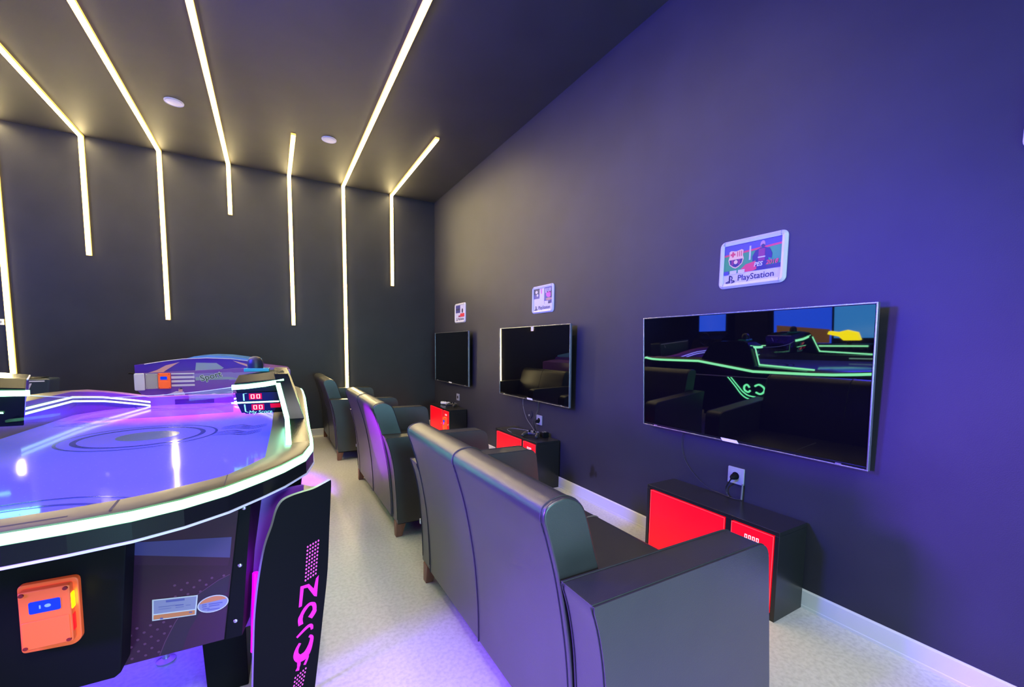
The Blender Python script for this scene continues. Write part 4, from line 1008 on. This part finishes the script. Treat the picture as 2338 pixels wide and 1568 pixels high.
# low console left of it
t = empty('console_machine', 'dark rounded console with a lit white top edge beyond the hockey table', 'game machine', (-4.30, 5.15, 0))
bm = new(); prism(bm, rnd([(-.30, 0), (.30, 0), (.352, .60), (.378, .80), (.392, .925), (-.392, .925), (-.378, .80), (-.352, .60)], [0, 0, .05, .06, .02, .02, .06, .05], 5), 0, .22, 'y'); cbx = obj('cabinet', bm, mat('console_blue_black', (.03, .045, .08), .25), t, bevel=.05, seg=5)
bm = new(); box(bm, (-.35, -.004, .900), (.36, .0, .912)); obj('edge_light', bm, M_STRIPE, t)
bm = new(); prism(bm, rnd([(.250, .835), (.262, .835), (.282, .888), (.270, .888)], .004, 3), -.003, -.0002, 'y'); obj('side_lamp', bm, M_STRIPE, t)
bm = new(); box(bm, (-.33, .03, .9255), (.33, .19, .935)); obj('top_plate', bm, M_BLACKG, t, bevel=.006, seg=2)

# ------------------------------------------------------------------ machines across the room (seen mirrored in the near television)
def shooter_cabinet():
    t = empty('shooting_game_cabinet', 'big shooting game cabinet with blue screen and yellow gun across the room', 'arcade machine', (-5.55, 3.55, 0), 0)
    bm = new(); box(bm, (-.95, -.95, 0), (0, .95, .42)); obj('plinth', bm, M_BLACK, t, bevel=.02)
    bm = new(); box(bm, (-.95, -.98, .421), (-.60, .98, 2.1)); obj('back_wall', bm, M_BLACK, t, bevel=.02)
    bm = new(); box(bm, (-.599, -.85, .80), (-.585, -.12, 1.75)); obj('screen', bm, M_TEALSCR, t)
    bm = new(); box(bm, (-.599, -.08, .70), (-.585, .85, 1.45)); sc = obj('screen', bm, M_BLUESCR, t)
    bm = new(); poly(bm, [(-.583, -.06, .95), (-.583, .8, 1.05), (-.583, .8, .72), (-.583, -.06, .72)]); obj('road_graphic', bm, M_BRONZE, sc)
    bm = new(); box(bm, (-.35, -.80, .421), (-.02, .80, .74)); cs = obj('gun_console', bm, M_BLACK, t, bevel=.03)
    bm = new(); box(bm, (-.0195, -.80, .715), (-.010, .80, .735)); obj('edge_light', bm, M_NEON, cs)
    for (y, m_) in ((-.45, M_YGUN), (.45, M_BLACK)):
        bm = new(); prism(bm, [(y - .20, .80), (y - .16, .92), (y - .02, .96), (y + .10, .93), (y + .22, .95), (y + .24, .90), (y + .08, .86), (y + .02, .80)], -.22, -.14, 'x'); g = obj('gun', bm, m_, t, bevel=.01)
        bm = new(); tube(bm, [(-.18, y - .05, .741), (-.18, y - .05, .82)], .03, 12); obj('gun_mount', bm, M_BLACK, g)
    bm = new()
    for k in range(6): 
        y = .30 + k * .105
        for (a, b, c, d) in ((0, 0, .07, .02), (0, .13, .07, .15), (0, 0, .02, .15) if k % 2 else (.05, 0, .07, .15)): box(bm, (-.597, y + a, 1.62 + b), (-.575, y + c, 1.62 + d))
    obj('lit_sign', bm, M_SIGN, t)
    return t
shooter_cabinet()
def racer(loc, label, m_):
    t = empty('racing_game_cabinet', label, 'arcade machine', loc, 0, group='arcade machines across the room')
    bm = new(); prism(bm, [(-.55, 0), (.0, 0), (.02, .55), (-.12, .85), (-.30, .95), (-.34, 1.75), (-.55, 1.80)], -.33, .33, 'y'); obj('cabinet', bm, M_BLACK, t, bevel=.015)
    bm = new(); prism(bm, [(-.293, 1.0), (-.285, 1.0), (-.320, 1.62), (-.328, 1.62)], -.29, .29, 'y'); obj('screen', bm, m_, t)
    bm = new(); tube(bm, [(-.06 + .0, .12 * math.cos(a * PI / 8), .86 + .12 * math.sin(a * PI / 8)) for a in range(17)], .014, 8, cap=False); obj('steering_wheel', bm, M_BLACKG, t, smooth=True)
    for y in (-.26, -.20, .24): 
        bm = new(); box(bm, (.008, y, .58), (.016, y + .035, .60)); obj('red_lamp', bm, M_REDL, t)
    return t
r0 = racer((-5.45, 5.40, 0), 'racing game cabinet with blue screen beyond the shooting game', M_BLUESCR)

# ------------------------------------------------------------------ lights
def area(name, loc, rot, size, energy, color, spread=None, sy=None):
    l = bpy.data.lights.new(name, 'AREA'); l.energy = energy; l.color = color; l.size = size
    if sy: l.shape = 'RECTANGLE'; l.size_y = sy
    if spread: l.spread = R(spread)
    o = bpy.data.objects.new(name, l); COL.objects.link(o); o.location = loc; o.rotation_euler = rot
    return o
def aim(o, target):
    d = Vector(target) - o.location; o.rotation_euler = d.to_track_quat('-Z', 'Y').to_euler()
    return o
# unseen overhead white light added behind the camera to brighten the floor
aim(area('rear_overhead_light', (-1.7, -0.7, 3.38), (0, 0, 0), 1.6, 45, (1.0, .95, .96), sy=1.0, spread=95), (-1.6, 1.2, 0))
# unseen cyan light placed low behind the camera for the armrest sides
aim(area('rear_cyan_light', (-1.3, -2.6, 1.0), (0, 0, 0), 1.8, 125, (.34, .84, 1.0), sy=1.2), (-1.3, 2.0, .6))
# blue and violet party lights of the hall
aim(area('blue_wash_light', (-4.2, 2.2, 2.3), (0, 0, 0), .5, 165, (.05, .035, 1.0), spread=110), (0.0, 1.9, 2.35))
aim(area('blue_wash_light', (-6.6, 3.4, 2.2), (0, 0, 0), .5, 90, (.10, .14, 1.0)), (-3.4, 6.3, 1.7))
aim(area('blue_low_light', (-3.95, 0.95, 1.15), (0, 0, 0), .3, 48, (.20, .06, 1.0), spread=60), (-1.6, .90, .45))
# added violet spot over the far play surface; table lights at wings and underneath
vs = bpy.data.lights.new('added_violet_spot', 'SPOT'); vs.energy = 9000; vs.color = (.30, .0, 1.0); vs.spot_size = R(34); vs.spot_blend = 1.0; vs.shadow_soft_size = .04
vo = bpy.data.objects.new('added_violet_spot', vs); COL.objects.link(vo); vo.location = (-2.7, 3.4, 3.36); aim(vo, (-2.72, 3.80, .78))
area('under_table_light', (-2.80, 2.4, .298), (0, 0, 0), .7, 10.0, (.12, .04, 1.0), sy=1.4)
def point(name, loc, e, c, r=.03):
    l = bpy.data.lights.new(name, 'POINT'); l.energy = e; l.color = c; l.shadow_soft_size = r
    o = bpy.data.objects.new(name, l); COL.objects.link(o); o.location = loc
point('wing_light', (-2.17, 1.66, .45), 2.2, (.45, .0, 1.0), .02)
sl = bpy.data.lights.new('side_violet_light', 'SPOT'); sl.energy = 230; sl.color = (.42, .0, 1.0); sl.spot_size = R(62); sl.spot_blend = .35; sl.shadow_soft_size = .02
so = bpy.data.objects.new('side_violet_light', sl); COL.objects.link(so); so.location = (-2.10, 3.03, .64); aim(so, (-1.60, 2.99, .62))

w = bpy.data.worlds.new('hall'); S.world = w; w.use_nodes = True
w.node_tree.nodes['Background'].inputs[0].default_value = (.30, .32, .55, 1); w.node_tree.nodes['Background'].inputs[1].default_value = .0

# ------------------------------------------------------------------ camera
cam = bpy.data.cameras.new('camera'); co = bpy.data.objects.new('camera', cam); COL.objects.link(co); S.camera = co
f_px = 953.67; cam.sensor_fit = 'HORIZONTAL'; cam.sensor_width = 36; cam.lens = f_px / 2338 * 36
cam.shift_x = 0.0; cam.shift_y = (874.3 - 784) / 2338; cam.clip_start = .02
yaw, pitch, roll = .5226, -.0850, .0133
fw = Vector((math.sin(yaw) * math.cos(pitch), math.cos(yaw) * math.cos(pitch), math.sin(pitch)))
rt = Vector((math.cos(yaw), -math.sin(yaw), 0)); up = rt.cross(fw)
r2 = rt * math.cos(roll) + up * math.sin(roll); u2 = -rt * math.sin(roll) + up * math.cos(roll)
M3 = Matrix((r2, u2, -fw)).transposed()
co.matrix_world = Matrix.Translation((-2.227, 0, 1.25)) @ M3.to_4x4()

S.view_settings.view_transform = 'Standard'; S.view_settings.look = 'None'
S.view_settings.exposure = 0.0; S.view_settings.gamma = 1.0; S.view_settings.use_curve_mapping = False
S.cycles.max_bounces = 8; S.cycles.diffuse_bounces = 4; S.cycles.use_denoising = True
S.cycles.sample_clamp_indirect = 6.0
